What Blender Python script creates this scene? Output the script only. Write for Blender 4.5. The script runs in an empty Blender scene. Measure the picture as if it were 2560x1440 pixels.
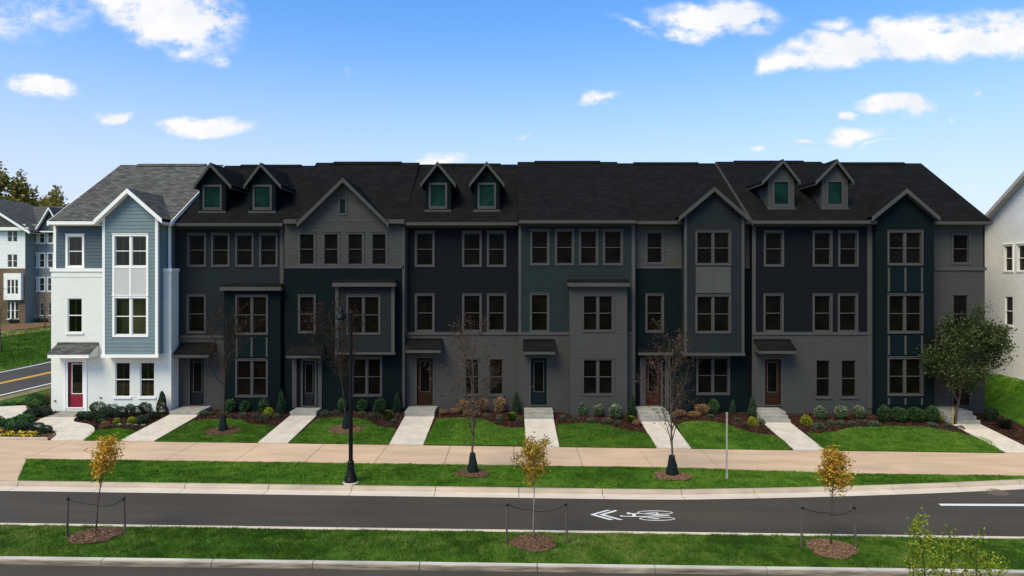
import bpy, bmesh, math, random
import numpy as np
from mathutils import Vector
from mathutils.geometry import tessellate_polygon
sc = bpy.context.scene
COL = sc.collection
# ------------------------------------------------------------------ camera
# level camera 8 m above the street, 24 mm lens; horizon a little above the picture centre
F = 1707.0; CX = 1280.0; HY = 685.0; CZ = 8.0
cam = bpy.data.cameras.new('camera'); cam.sensor_width = 36.0; cam.lens = F / 2560 * 36
cam.shift_y = (HY - 720) / 2560.0; cam.clip_end = 6000; cam.clip_start = 0.1
co = bpy.data.objects.new('camera', cam); COL.objects.link(co)
co.location = (0, 0, CZ); co.rotation_euler = (math.radians(90), 0, 0); sc.camera = co
# ------------------------------------------------------------------ sky and sun
SUN_AZ = math.atan2(-0.60, -0.80); SUN_EL = math.radians(51)
world = bpy.data.worlds.new('World'); sc.world = world; world.use_nodes = True
SKY_STRENGTH = 0.12
def build_world():
    nt = world.node_tree; N = nt.nodes; L = nt.links; N.clear()
    out = N.new('ShaderNodeOutputWorld'); bg = N.new('ShaderNodeBackground'); L.new(bg.outputs[0], out.inputs[0])
    sky = N.new('ShaderNodeTexSky'); sky.sky_type = 'NISHITA'; sky.sun_disc = False
    sky.sun_elevation = SUN_EL; sky.sun_rotation = SUN_AZ
    sky.altitude = 200; sky.air_density = 1.0; sky.dust_density = 0.6; sky.ozone_density = 2.5
    bg.inputs[1].default_value = SKY_STRENGTH
    tc = N.new('ShaderNodeTexCoord'); sep = N.new('ShaderNodeSeparateXYZ'); L.new(tc.outputs['Generated'], sep.inputs[0])
    def M(op, a, b=None, clamp=False):
        n = N.new('ShaderNodeMath'); n.operation = op; n.use_clamp = clamp
        for i, v in enumerate((a, b)):
            if v is None: continue
            if isinstance(v, (int, float)): n.inputs[i].default_value = v
            else: L.new(v, n.inputs[i])
        return n.outputs[0]
    ay = M('MAXIMUM', M('ABSOLUTE', sep.outputs[1]), 0.02)
    u = M('DIVIDE', sep.outputs[0], ay); w = M('DIVIDE', sep.outputs[2], ay)
    comb = N.new('ShaderNodeCombineXYZ'); L.new(u, comb.inputs[0]); L.new(M('MULTIPLY', w, 1.6), comb.inputs[1])
    def noise(scale, detail, rough=0.55, dist=0.0):
        n = N.new('ShaderNodeTexNoise'); n.inputs['Scale'].default_value = scale; n.inputs['Detail'].default_value = detail
        n.inputs['Roughness'].default_value = rough; n.inputs['Distortion'].default_value = dist
        L.new(comb.outputs[0], n.inputs['Vector']); return n
    n1 = noise(9.0, 6.0); n2 = noise(20.0, 9.0, 0.68); n3 = noise(5.0, 4.0, 0.6, 0.6)
    sc1 = N.new('ShaderNodeSeparateColor'); L.new(n1.outputs['Color'], sc1.inputs[0])
    du = M('MULTIPLY', M('SUBTRACT', sc1.outputs[0], 0.5), 0.105); dw = M('MULTIPLY', M('SUBTRACT', sc1.outputs[1], 0.5), 0.055)
    uu = M('ADD', u, du); ww = M('ADD', w, dw)
    # soft banks of fair-weather cloud: centre azimuth/elevation tangent, half sizes, tilt, weight
    clouds = [(430,40,175,75,.25,1.0),(330,-10,170,40,0,.8),(115,215,80,24,.05,.9),(275,287,55,13,-.08,.8),(515,312,115,24,.06,1.0),
              (470,133,75,20,.05,.5),(540,152,30,14,0,.4),(60,45,230,60,-.1,.42),(1790,45,150,42,.02,1.0),(1720,75,70,26,.3,.8),(1590,62,60,16,.3,.5),
              (2100,120,150,42,-.12,1.0),(2330,95,210,52,-.05,1.0),(1990,145,80,26,-.35,.9),(2520,90,160,50,.05,1.0),(2095,62,50,20,0,.5),
              (1490,240,70,14,-.28,.75),(2230,268,88,22,.06,1.0),(2113,290,32,12,0,.9),(2128,343,72,19,-.05,1.0),(2000,353,36,7,-.1,.6),
              (1900,377,28,10,0,.7),(2425,240,28,8,-.1,.45),(1118,398,48,20,-.05,.85),(1085,402,36,10,0,.6),(2380,300,18,7,0,.35),
              (1320,335,40,5,-.1,.3),(880,180,30,22,0,.22),(2420,462,40,6,0,.4),(2200,365,60,6,-.2,.3)]
    tot = None
    for (cx, cy, rx, ry, rot, wt) in clouds:
        cu = (cx - CX) / F; cw = (HY - cy) / F; c, s = math.cos(rot), math.sin(rot)
        a = M('SUBTRACT', uu, cu); b = M('SUBTRACT', ww, cw)
        p = M('DIVIDE', M('SUBTRACT', M('MULTIPLY', a, c), M('MULTIPLY', b, s)), rx / F * 1.36)
        q = M('DIVIDE', M('ADD', M('MULTIPLY', a, s), M('MULTIPLY', b, c)), ry / F * 1.5)
        d = M('SQRT', M('ADD', M('MULTIPLY', p, p), M('MULTIPLY', q, q)))
        v = M('MULTIPLY', M('SUBTRACT', 1.0, d), wt)
        v = M('MAXIMUM', v, 0.0)
        tot = v if tot is None else M('MAXIMUM', tot, v)
    edge = M('MULTIPLY', M('SUBTRACT', n2.outputs['Fac'], 0.52), 2.2)
    dens = M('ADD', tot, M('MULTIPLY', edge, M('MULTIPLY', tot, 1.8, True)))
    mr = N.new('ShaderNodeMapRange'); mr.interpolation_type = 'SMOOTHSTEP'; L.new(dens, mr.inputs['Value'])
    mr.inputs['From Min'].default_value = 0.05; mr.inputs['From Max'].default_value = 0.60
    # the sky's own colour, evened out and paler toward the horizon as in hazy fair weather
    gam = N.new('ShaderNodeMix'); gam.data_type = 'RGBA'; gam.blend_type = 'MULTIPLY'; gam.inputs['Factor'].default_value = 1.0
    L.new(sky.outputs[0], gam.inputs['A']); gam.inputs['B'].default_value = SKY_TINT
    el = N.new('ShaderNodeMapRange'); el.interpolation_type = 'SMOOTHERSTEP'; L.new(sep.outputs[2], el.inputs['Value'])
    el.inputs['From Min'].default_value = -0.05; el.inputs['From Max'].default_value = 0.42
    el.inputs['To Min'].default_value = 0.85; el.inputs['To Max'].default_value = 0.0
    hz = N.new('ShaderNodeMix'); hz.data_type = 'RGBA'; L.new(el.outputs[0], hz.inputs['Factor']); L.new(gam.outputs['Result'], hz.inputs['A'])
    hz.inputs['B'].default_value = HAZE_COL
    mix = N.new('ShaderNodeMix'); mix.data_type = 'RGBA'; L.new(mr.outputs[0], mix.inputs['Factor'])
    L.new(hz.outputs['Result'], mix.inputs['A'])
    cc = N.new('ShaderNodeMix'); cc.data_type = 'RGBA'; cr = N.new('ShaderNodeMapRange'); L.new(n1.outputs['Fac'], cr.inputs['Value']); cr.inputs['From Min'].default_value = 0.38; cr.inputs['From Max'].default_value = 0.62
    L.new(cr.outputs[0], cc.inputs['Factor']); cc.inputs['A'].default_value = (5.1, 5.25, 5.55, 1); cc.inputs['B'].default_value = CLOUD_COL; L.new(cc.outputs['Result'], mix.inputs['B'])
    L.new(mix.outputs['Result'], bg.inputs[0])
SKY_TINT = (0.62, 1.06, 1.42, 1); HAZE_COL = (4.85, 4.55, 5.35, 1); CLOUD_COL = (6.0, 5.9, 5.9, 1)
build_world()
sun = bpy.data.lights.new('sun', 'SUN'); sun.energy = 2.9; sun.angle = math.radians(34); sun.color = (1.0, 0.87, 0.60)
so = bpy.data.objects.new('sun', sun); COL.objects.link(so)
sd = Vector((math.sin(SUN_AZ) * math.cos(SUN_EL), math.cos(SUN_AZ) * math.cos(SUN_EL), math.sin(SUN_EL)))
so.rotation_euler = (-sd).to_track_quat('-Z', 'Y').to_euler(); so.location = (-20, -20, 40)
sc.view_settings.view_transform = 'Standard'; sc.view_settings.look = 'None'; sc.view_settings.gamma = 1; sc.view_settings.exposure = 0.52
sc.view_settings.use_curve_mapping = False
sc.render.engine = 'CYCLES'; sc.cycles.max_bounces = 6; sc.cycles.diffuse_bounces = 3; sc.cycles.transparent_max_bounces = 12
# ------------------------------------------------------------------ helpers
def X(px, Y): return (px - CX) * Y / F
def Z(py, Y): return CZ - (py - HY) * Y / F
OFF = {}
def tag(o, label=None, cat=None, group=None, kind=None):
    if label: o['label'] = label
    if cat: o['category'] = cat
    if group: o['group'] = group
    if kind: o['kind'] = kind
    return o
def empty(name, loc, label=None, cat=None, group=None, rz=0.0):
    o = bpy.data.objects.new(name, None); COL.objects.link(o); o.location = loc; o.rotation_euler = (0, 0, rz); o.empty_display_size = 0.3
    OFF[o] = Vector(loc); return tag(o, label, cat, group)
class MB:
    def __init__(s): s.v = []; s.f = []
    def face(s, pts):
        i = len(s.v); s.v += [tuple(p) for p in pts]; s.f.append(tuple(range(i, i + len(pts)))); return s
    def box(s, x0, x1, y0, y1, z0, z1):
        i = len(s.v); s.v += [(x0,y0,z0),(x1,y0,z0),(x1,y1,z0),(x0,y1,z0),(x0,y0,z1),(x1,y0,z1),(x1,y1,z1),(x0,y1,z1)]
        s.f += [tuple(i + k for k in q) for q in ((0,3,2,1),(4,5,6,7),(0,1,5,4),(1,2,6,5),(2,3,7,6),(3,0,4,7))]; return s
    def prism(s, pts, axis, a, b):
        """polygon extruded along axis: 'y' pts are (x,z); 'x' pts are (y,z); 'z' pts are (x,y)"""
        n = len(pts); i = len(s.v)
        def P(p, t): return (p[0], t, p[1]) if axis == 'y' else (t, p[0], p[1]) if axis == 'x' else (p[0], p[1], t)
        s.v += [P(p, a) for p in pts] + [P(p, b) for p in pts]
        s.f.append(tuple(range(i, i + n))); s.f.append(tuple(range(i + 2*n - 1, i + n - 1, -1)))
        for k in range(n):
            j = (k + 1) % n; s.f.append((i + k, i + n + k, i + n + j, i + j))
        return s
    def tube(s, pts, rad, n=6, cap=True):
        i0 = len(s.v); m = len(pts); pts = [Vector(p) for p in pts]
        for k, p in enumerate(pts):
            d = (pts[min(k+1, m-1)] - pts[max(k-1, 0)]).normalized()
            a = d.cross(Vector((0, 0, 1))) if abs(d.z) < .95 else d.cross(Vector((1, 0, 0)))
            a.normalize(); b = d.cross(a)
            for q in range(n):
                t = 2 * math.pi * q / n; s.v.append(tuple(p + (a * math.cos(t) + b * math.sin(t)) * rad[k]))
        for k in range(m - 1):
            for q in range(n):
                r = (q + 1) % n; s.f.append((i0+k*n+q, i0+k*n+r, i0+(k+1)*n+r, i0+(k+1)*n+q))
        if cap:
            s.f.append(tuple(range(i0 + n - 1, i0 - 1, -1))); s.f.append(tuple(range(i0 + (m-1)*n, i0 + m*n)))
        return s
    def lathe(s, prof, c=(0, 0, 0), n=16):
        i0 = len(s.v)
        for (r, z) in prof:
            for q in range(n):
                t = 2 * math.pi * q / n; s.v.append((c[0] + r * math.cos(t), c[1] + r * math.sin(t), c[2] + z))
        for k in range(len(prof) - 1):
            for q in range(n):
                r = (q + 1) % n; s.f.append((i0+k*n+q, i0+k*n+r, i0+(k+1)*n+r, i0+(k+1)*n+q))
        s.f.append(tuple(range(i0 + n - 1, i0 - 1, -1))); s.f.append(tuple(range(i0 + (len(prof)-1)*n, i0 + len(prof)*n)))
        return s
    def mesh(s, name, off=Vector((0, 0, 0)), smooth=False, recalc=True):
        me = bpy.data.meshes.new(name); me.from_pydata([(v[0]-off.x, v[1]-off.y, v[2]-off.z) for v in s.v], [], s.f)
        if recalc:
            bm = bmesh.new(); bm.from_mesh(me); bmesh.ops.recalc_face_normals(bm, faces=bm.faces[:]); bm.to_mesh(me); bm.free()
        uv_metres(me, off)
        if smooth: me.polygons.foreach_set('use_smooth', [True] * len(me.polygons))
        return me
    def build(s, name, mat, parent=None, smooth=False, recalc=True):
        off = OFF.get(parent, Vector((0, 0, 0))); me = s.mesh(name, off, smooth, recalc); me.materials.append(mat)
        return link(name, me, parent, off)
def link(name, me, parent=None, off=Vector((0, 0, 0))):
    o = bpy.data.objects.new(name, me); COL.objects.link(o); o.parent = parent; OFF[o] = off; return o
def uv_metres(me, off=Vector((0, 0, 0))):
    uvl = me.uv_layers.new(name='UVMap'); nl = len(me.loops)
    if nl == 0: return
    co_ = np.empty(len(me.vertices) * 3, 'f'); me.vertices.foreach_get('co', co_); co_ = co_.reshape(-1, 3) + np.array(off, 'f')
    nr = np.empty(len(me.polygons) * 3, 'f'); me.polygons.foreach_get('normal', nr); nr = nr.reshape(-1, 3)
    li = np.empty(nl, 'i'); me.loops.foreach_get('vertex_index', li)
    lt = np.empty(len(me.polygons), 'i'); me.polygons.foreach_get('loop_total', lt)
    pn = np.repeat(nr, lt, axis=0)
    u = np.stack([-pn[:, 1], pn[:, 0], np.zeros(nl, 'f')], 1); ln = np.linalg.norm(u, axis=1)
    flat = ln < 1e-3; u[flat] = (1, 0, 0); ln[flat] = 1; u /= ln[:, None]; u = np.where(u[:, :1] < -1e-6, -u, u)
    v = np.cross(pn, u); s_ = np.where(v[:, 2] < -1e-4, -1.0, 1.0); v *= s_[:, None]; v[flat] = (0, 1, 0)
    p = co_[li]; uv = np.stack([(p * u).sum(1), (p * v).sum(1)], 1).astype('f')
    uvl.data.foreach_set('uv', uv.ravel())
# ------------------------------------------------------------------ materials
def new_mat(name):
    m = bpy.data.materials.new(name); m.use_nodes = True; nt = m.node_tree
    return m, nt, nt.nodes['Principled BSDF'], nt.nodes, nt.links
def ramp(N, stops):
    r = N.new('ShaderNodeValToRGB'); e = r.color_ramp.elements
    while len(e) < len(stops): e.new(0.5)
    for k, (p, c) in enumerate(stops): e[k].position = p; e[k].color = (*c, 1)
    return r
def scale_c(c, k): return tuple(min(1, x * k) for x in c)
def mat_noise(name, col, var=0.15, scale=3.0, rough=0.8, spec=0.3, bump=0.0, bscale=None, scale2=None, coord='Object', stretch=None):
    m, nt, b, N, L = new_mat(name)
    tc = N.new('ShaderNodeTexCoord'); src = tc.outputs[coord]
    if stretch:
        mp = N.new('ShaderNodeMapping'); mp.inputs['Scale'].default_value = stretch; L.new(src, mp.inputs[0]); src = mp.outputs[0]
    n = N.new('ShaderNodeTexNoise'); n.inputs['Scale'].default_value = scale; n.inputs['Detail'].default_value = 6; L.new(src, n.inputs['Vector'])
    r = ramp(N, [(0.28, scale_c(col, 1 - var)), (0.72, scale_c(col, 1 + var))]); L.new(n.outputs['Fac'], r.inputs[0]); cur = r.outputs[0]
    if scale2:
        n2 = N.new('ShaderNodeTexNoise'); n2.inputs['Scale'].default_value = scale2; n2.inputs['Detail'].default_value = 3; L.new(src, n2.inputs['Vector'])
        r2 = ramp(N, [(0.3, (1-var, 1-var, 1-var)), (0.7, (1, 1, 1))]); L.new(n2.outputs['Fac'], r2.inputs[0])
        mx = N.new('ShaderNodeMix'); mx.data_type = 'RGBA'; mx.blend_type = 'MULTIPLY'; mx.inputs['Factor'].default_value = 1
        L.new(cur, mx.inputs['A']); L.new(r2.outputs[0], mx.inputs['B']); cur = mx.outputs['Result']
    L.new(cur, b.inputs['Base Color']); b.inputs['Roughness'].default_value = rough; b.inputs['Specular IOR Level'].default_value = spec
    if bump:
        nb = N.new('ShaderNodeTexNoise'); nb.inputs['Scale'].default_value = bscale or scale * 4; nb.inputs['Detail'].default_value = 4; L.new(src, nb.inputs['Vector'])
        bp = N.new('ShaderNodeBump'); bp.inputs['Strength'].default_value = bump; bp.inputs['Distance'].default_value = 0.02
        L.new(nb.outputs['Fac'], bp.inputs['Height']); L.new(bp.outputs[0], b.inputs['Normal'])
    return m
def mat_brick(name, col, mortar, bw=0.22, bh=0.075, var=0.08, bump=0.5, rough=0.8, spec=0.25, ms=0.009, offset=0.5, stain=0.0, bumpd=0.012):
    m, nt, b, N, L = new_mat(name)
    tc = N.new('ShaderNodeTexCoord')
    t = N.new('ShaderNodeTexBrick'); L.new(tc.outputs['UV'], t.inputs['Vector']); t.inputs['Scale'].default_value = 1
    t.inputs['Brick Width'].default_value = bw; t.inputs['Row Height'].default_value = bh; t.inputs['Mortar Size'].default_value = ms
    t.offset = offset; t.inputs['Color1'].default_value = (*scale_c(col, 1 - var), 1); t.inputs['Color2'].default_value = (*scale_c(col, 1 + var), 1)
    t.inputs['Mortar'].default_value = (*mortar, 1); t.inputs['Bias'].default_value = 0; t.inputs['Mortar Smooth'].default_value = 0.3
    n = N.new('ShaderNodeTexNoise'); n.inputs['Scale'].default_value = 0.9; n.inputs['Detail'].default_value = 7; L.new(tc.outputs['UV'], n.inputs['Vector'])
    k = 1 - var - stain; r = ramp(N, [(0.3, (k, k, k)), (0.75, (1, 1, 1))]); L.new(n.outputs['Fac'], r.inputs[0])
    mx = N.new('ShaderNodeMix'); mx.data_type = 'RGBA'; mx.blend_type = 'MULTIPLY'; mx.inputs['Factor'].default_value = 1
    L.new(t.outputs['Color'], mx.inputs['A']); L.new(r.outputs[0], mx.inputs['B']); L.new(mx.outputs['Result'], b.inputs['Base Color'])
    bp = N.new('ShaderNodeBump'); bp.inputs['Strength'].default_value = bump; bp.inputs['Distance'].default_value = bumpd; bp.invert = True
    L.new(t.outputs['Fac'], bp.inputs['Height']); L.new(bp.outputs[0], b.inputs['Normal'])
    b.inputs['Roughness'].default_value = rough; b.inputs['Specular IOR Level'].default_value = spec
    return m
def mat_leaf(name, c1, c2, c3=None, scale=7.0, rough=0.6, spec=0.2, trans=0.25):
    m, nt, b, N, L = new_mat(name)
    g = N.new('ShaderNodeNewGeometry'); oi = N.new('ShaderNodeObjectInfo')
    rnd = N.new('ShaderNodeAttribute'); rnd.attribute_name = 'rnd'
    stops = [(0.0, c1), (1.0, c2)] if c3 is None else [(0.0, c1), (0.55, c2), (1.0, c3)]
    r = ramp(N, stops); L.new(rnd.outputs['Fac'], r.inputs[0])
    hs = N.new('ShaderNodeHueSaturation'); L.new(r.outputs[0], hs.inputs['Color'])
    mr = N.new('ShaderNodeMapRange'); L.new(oi.outputs['Random'], mr.inputs['Value']); mr.inputs['To Min'].default_value = 0.8; mr.inputs['To Max'].default_value = 1.2
    L.new(mr.outputs[0], hs.inputs['Value'])
    L.new(hs.outputs[0], b.inputs['Base Color']); b.inputs['Roughness'].default_value = rough; b.inputs['Specular IOR Level'].default_value = spec
    if trans:
        tr = N.new('ShaderNodeBsdfTranslucent'); L.new(hs.outputs[0], tr.inputs['Color'])
        ms = N.new('ShaderNodeMixShader'); ms.inputs[0].default_value = trans; out = N['Material Output']
        L.new(b.outputs[0], ms.inputs[1]); L.new(tr.outputs[0], ms.inputs[2]); L.new(ms.outputs[0], out.inputs[0])
    return m
# ------------------------------------------------------------------ material set
M_GRASSBASE = mat_noise('lawn_turf', (0.06, 0.135, 0.012), 0.4, 2.2, 0.9, 0.1, 0.8, 40, scale2=0.6)
M_GROUND = mat_noise('far_turf', (0.06, 0.135, 0.014), 0.4, 0.5, 0.95, 0.1, 0.6, 12, scale2=0.08)
M_ASPHALT = mat_noise('asphalt', (0.080, 0.067, 0.048), 0.30, 60, 0.85, 0.3, 0.35, 220, scale2=0.5, stretch=(0.35, 1, 1))
def lane_wear(m):
    nt = m.node_tree; N, L = nt.nodes, nt.links; bs = N['Principled BSDF']; src = bs.inputs['Base Color'].links[0].from_socket
    tc = N.new('ShaderNodeTexCoord'); cur = src
    for sc_, lo, hi in (((0.035, 1.5, 1), 0.80, 1.12), ((0.5, 2.2, 1), 0.90, 1.08)):
        mp = N.new('ShaderNodeMapping'); mp.inputs['Scale'].default_value = sc_; L.new(tc.outputs['Object'], mp.inputs[0])
        n = N.new('ShaderNodeTexNoise'); n.inputs['Scale'].default_value = 1.0; n.inputs['Detail'].default_value = 5; L.new(mp.outputs[0], n.inputs['Vector'])
        r = ramp(N, [(0.3, (lo,)*3), (0.7, (1, 1, 1))]); L.new(n.outputs['Fac'], r.inputs[0])
        mx = N.new('ShaderNodeMix'); mx.data_type = 'RGBA'; mx.blend_type = 'MULTIPLY'; mx.inputs['Factor'].default_value = 1; L.new(cur, mx.inputs['A']); L.new(r.outputs[0], mx.inputs['B']); cur = mx.outputs['Result']
    L.new(cur, bs.inputs['Base Color'])
lane_wear(M_ASPHALT)
M_WALK = mat_noise('tan_concrete', (0.60, 0.425, 0.275), 0.13, 1.4, 0.9, 0.2, 0.12, 60, scale2=0.35, stretch=(0.3, 1, 1))
M_PATH = mat_noise('grey_concrete', (0.62, 0.545, 0.44), 0.13, 1.8, 0.9, 0.2, 0.15, 60, scale2=6)
M_STEP = mat_noise('step_concrete', (0.31, 0.295, 0.25), 0.2, 2.5, 0.9, 0.2, 0.2, 60, scale2=9)
M_KERB = mat_noise('kerb_concrete', (0.50, 0.395, 0.285), 0.2, 2.0, 0.9, 0.2, 0.2, 60, scale2=0.9, stretch=(0.4, 1, 1))
M_KERBN = mat_noise('streaked_kerb_concrete', (0.56, 0.51, 0.42), 0.2, 2.4, 0.9, 0.2, 0.3, 50, scale2=1.2, stretch=(0.3, 1, 1))
def darken_sides(m):  # multiplies upright faces darker by streaky noise; tops stay pale
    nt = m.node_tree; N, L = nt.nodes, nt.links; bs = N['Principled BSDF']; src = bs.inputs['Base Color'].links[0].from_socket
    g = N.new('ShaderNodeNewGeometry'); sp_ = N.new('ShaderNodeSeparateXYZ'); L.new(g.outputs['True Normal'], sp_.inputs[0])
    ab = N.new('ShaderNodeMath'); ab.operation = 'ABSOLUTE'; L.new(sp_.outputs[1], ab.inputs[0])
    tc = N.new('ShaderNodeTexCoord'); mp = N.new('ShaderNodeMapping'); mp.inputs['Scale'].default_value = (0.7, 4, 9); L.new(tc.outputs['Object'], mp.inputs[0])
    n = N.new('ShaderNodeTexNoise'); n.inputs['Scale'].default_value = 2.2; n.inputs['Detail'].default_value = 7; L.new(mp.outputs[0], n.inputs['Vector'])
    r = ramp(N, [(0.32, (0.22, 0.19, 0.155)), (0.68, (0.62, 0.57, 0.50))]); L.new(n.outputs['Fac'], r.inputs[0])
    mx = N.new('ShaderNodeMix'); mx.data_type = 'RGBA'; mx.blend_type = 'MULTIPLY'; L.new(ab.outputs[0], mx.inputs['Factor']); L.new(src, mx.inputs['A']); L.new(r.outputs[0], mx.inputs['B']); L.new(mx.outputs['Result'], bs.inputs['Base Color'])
darken_sides(M_KERBN)
M_GUTTER = mat_noise('gutter_concrete', (0.62, 0.52, 0.41), 0.10, 2.0, 0.9, 0.2, 0.15, 60, stretch=(0.4, 1, 1))
M_JOINT = mat_noise('joint_soil', (0.12, 0.085, 0.06), 0.3, 8, 0.95, 0.1)
M_PAINT = mat_noise('road_paint_white', (0.72, 0.70, 0.66), 0.10, 12, 0.8, 0.3, scale2=40)
M_YELLOW = mat_noise('road_paint_yellow', (0.75, 0.42, 0.04), 0.10, 10, 0.8, 0.3)
M_MULCH = mat_noise('dark_mulch', (0.045, 0.017, 0.010), 0.5, 9, 0.95, 0.1, 1.0, 45)
M_CHIP = mat_leaf('mulch_chip', (0.018, 0.007, 0.004), (0.048, 0.020, 0.012), (0.085, 0.038, 0.024), trans=0)
M_RINGM = mat_noise('brown_mulch', (0.17, 0.095, 0.052), 0.4, 12, 0.95, 0.1, 1.0, 45)
M_CHIP2 = mat_leaf('brown_chip', (0.08, 0.040, 0.021), (0.20, 0.108, 0.062), (0.33, 0.21, 0.135), trans=0)
M_BLADE = mat_leaf('grass_blade', (0.044, 0.112, 0.010), (0.100, 0.220, 0.018), (0.17, 0.29, 0.035), rough=0.7, spec=0.1, trans=0.25)
M_BLADE2 = mat_leaf('worn_grass_blade', (0.046, 0.102, 0.012), (0.104, 0.205, 0.022), (0.22, 0.27, 0.06), rough=0.7, spec=0.1, trans=0.25)
M_BLADE3 = mat_leaf('fresh_grass_blade', (0.045, 0.14, 0.005), (0.085, 0.23, 0.008), (0.13, 0.31, 0.015), rough=0.7, spec=0.1, trans=0.25)
M_IRON = mat_noise('cast_iron', (0.14, 0.10, 0.075), 0.3, 20, 0.7, 0.4, 0.5, 30)
# ------------------------------------------------------------------ terrain heights
SL = 0.0135; YB = 30.9; YH = 36.2
def clamp(v, a, b): return a if v < a else b if v > b else v
def sstep(t): t = clamp(t, 0, 1); return t * t * (3 - 2 * t)
def T(x): return -SL * clamp(x, -26, 32)
def ZH(x): return 0.62 - 0.0055 * clamp(x, -28, 28)
def H(x, y):
    a = T(x) + 0.19
    if y <= YB: h = a
    elif y <= YH: h = a + (ZH(x) - a) * (y - YB) / (YH - YB)
    else: h = ZH(x) + 0.0125 * max(0, min(y, 200) - 50)
    t = sstep((x - 25.4) / 3.2)
    if t > 0 and y > YB:
        h = h + t * (max(h, 2.1) - h) * sstep((y - YB) / 6.5)
    return h
def Hroad(x, y): return T(x)
def Hverge(x, y): return T(x) + 0.16
def ykerb(x):
    d = max(0, x - 5.5); return min(25.15 + 0.075 * d + 0.0038 * d * d, 27.2)
def ysw(x): return 27.95 - 0.5 * sstep((x - 6) / 8)
def G(px, py, zf=H):
    a = (py - HY) / F; b = (px - CX) / F; lo, hi = 5.0, 400.0
    for _ in range(50):
        m = (lo + hi) / 2
        if CZ - a * m > zf(b * m, m): lo = m
        else: hi = m
    return (b * lo, lo)
def GP(pts, zf=H): return [G(p[0], p[1], zf) for p in pts]
def smooth_poly(pts, it=2):
    for _ in range(it):
        q = []
        for i in range(len(pts)):
            a, b = pts[i], pts[(i + 1) % len(pts)]
            q += [(a[0]*.75 + b[0]*.25, a[1]*.75 + b[1]*.25), (a[0]*.25 + b[0]*.75, a[1]*.25 + b[1]*.75)]
        pts = q
    return pts
def smooth_open(pts, it=2):
    for _ in range(it):
        q = [pts[0]]
        for a, b in zip(pts[:-1], pts[1:]):
            q += [(a[0]*.75 + b[0]*.25, a[1]*.75 + b[1]*.25), (a[0]*.25 + b[0]*.75, a[1]*.25 + b[1]*.75)]
        q.append(pts[-1]); pts = q
    return pts
def sheet(name, poly, zf, mat, dz=0.0, maxlen=1.5, parent=None, kind='structure', skirt=0.0):
    bm = bmesh.new(); vs = [bm.verts.new((p[0], p[1], 0)) for p in poly]; bm.faces.new(vs)
    bmesh.ops.triangulate(bm, faces=bm.faces[:])
    for _ in range(6):
        es = [e for e in bm.edges if e.calc_length() > maxlen]
        if not es or len(bm.faces) > 30000: break
        bmesh.ops.subdivide_edges(bm, edges=es, cuts=1); bmesh.ops.triangulate(bm, faces=[f for f in bm.faces if len(f.verts) > 3])
    for v in bm.verts: v.co.z = zf(v.co.x, v.co.y) + dz
    if skirt:
        be = [e for e in bm.edges if e.is_boundary]
        r = bmesh.ops.extrude_edge_only(bm, edges=be)
        for g in r['geom']:
            if isinstance(g, bmesh.types.BMVert): g.co.z -= skirt
    bmesh.ops.recalc_face_normals(bm, faces=bm.faces[:])
    if sum(f.normal.z * f.calc_area() for f in bm.faces) < 0: bmesh.ops.reverse_faces(bm, faces=bm.faces[:])
    me = bpy.data.meshes.new(name); bm.to_mesh(me); bm.free(); uv_metres(me); me.materials.append(mat)
    o = link(name, me, parent)
    if kind and parent is None: o['kind'] = kind
    return o
def inside(poly, x, y):
    r = np.zeros(len(x), bool); n = len(poly); j = n - 1
    for i in range(n):
        xi, yi = poly[i]; xj, yj = poly[j]
        if yi != yj:
            r ^= ((yi > y) != (yj > y)) & (x < (xj - xi) * (y - yi) / (yj - yi) + xi)
        j = i
    return r
RNG = np.random.default_rng(7)
def rand_in(poly, n):
    a = np.array(poly); lo, hi = a.min(0), a.max(0); P = RNG.uniform(lo, hi, (n, 2)); return P[inside(poly, P[:, 0], P[:, 1])]
def raw_mesh(name, V, faces_n, rnd, mat, smooth=False):
    """V (n*k,3) with faces of k consecutive vertices; rnd per face"""
    nf = len(V) // faces_n; me = bpy.data.meshes.new(name)
    me.vertices.add(len(V)); me.vertices.foreach_set('co', V.astype('f').ravel())
    me.loops.add(len(V)); me.loops.foreach_set('vertex_index', np.arange(len(V), dtype='i'))
    me.polygons.add(nf); me.polygons.foreach_set('loop_start', np.arange(nf, dtype='i') * faces_n)
    at = me.attributes.new('rnd', 'FLOAT', 'POINT'); at.data.foreach_set('value', np.repeat(rnd, faces_n).astype('f'))
    me.update(calc_edges=True); me.materials.append(mat); return me
def vnoise(x, y, s, seed=0):
    """cheap smooth value noise"""
    r = np.random.default_rng(seed); g = r.random((64, 64)); X_ = (x * s) % 63; Y_ = (y * s) % 63
    i = X_.astype(int); j = Y_.astype(int); u = X_ - i; v = Y_ - j; u = u*u*(3-2*u); v = v*v*(3-2*v)
    return (g[i, j]*(1-u)*(1-v) + g[i+1, j]*u*(1-v) + g[i, j+1]*(1-u)*v + g[i+1, j+1]*u*v)
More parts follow.
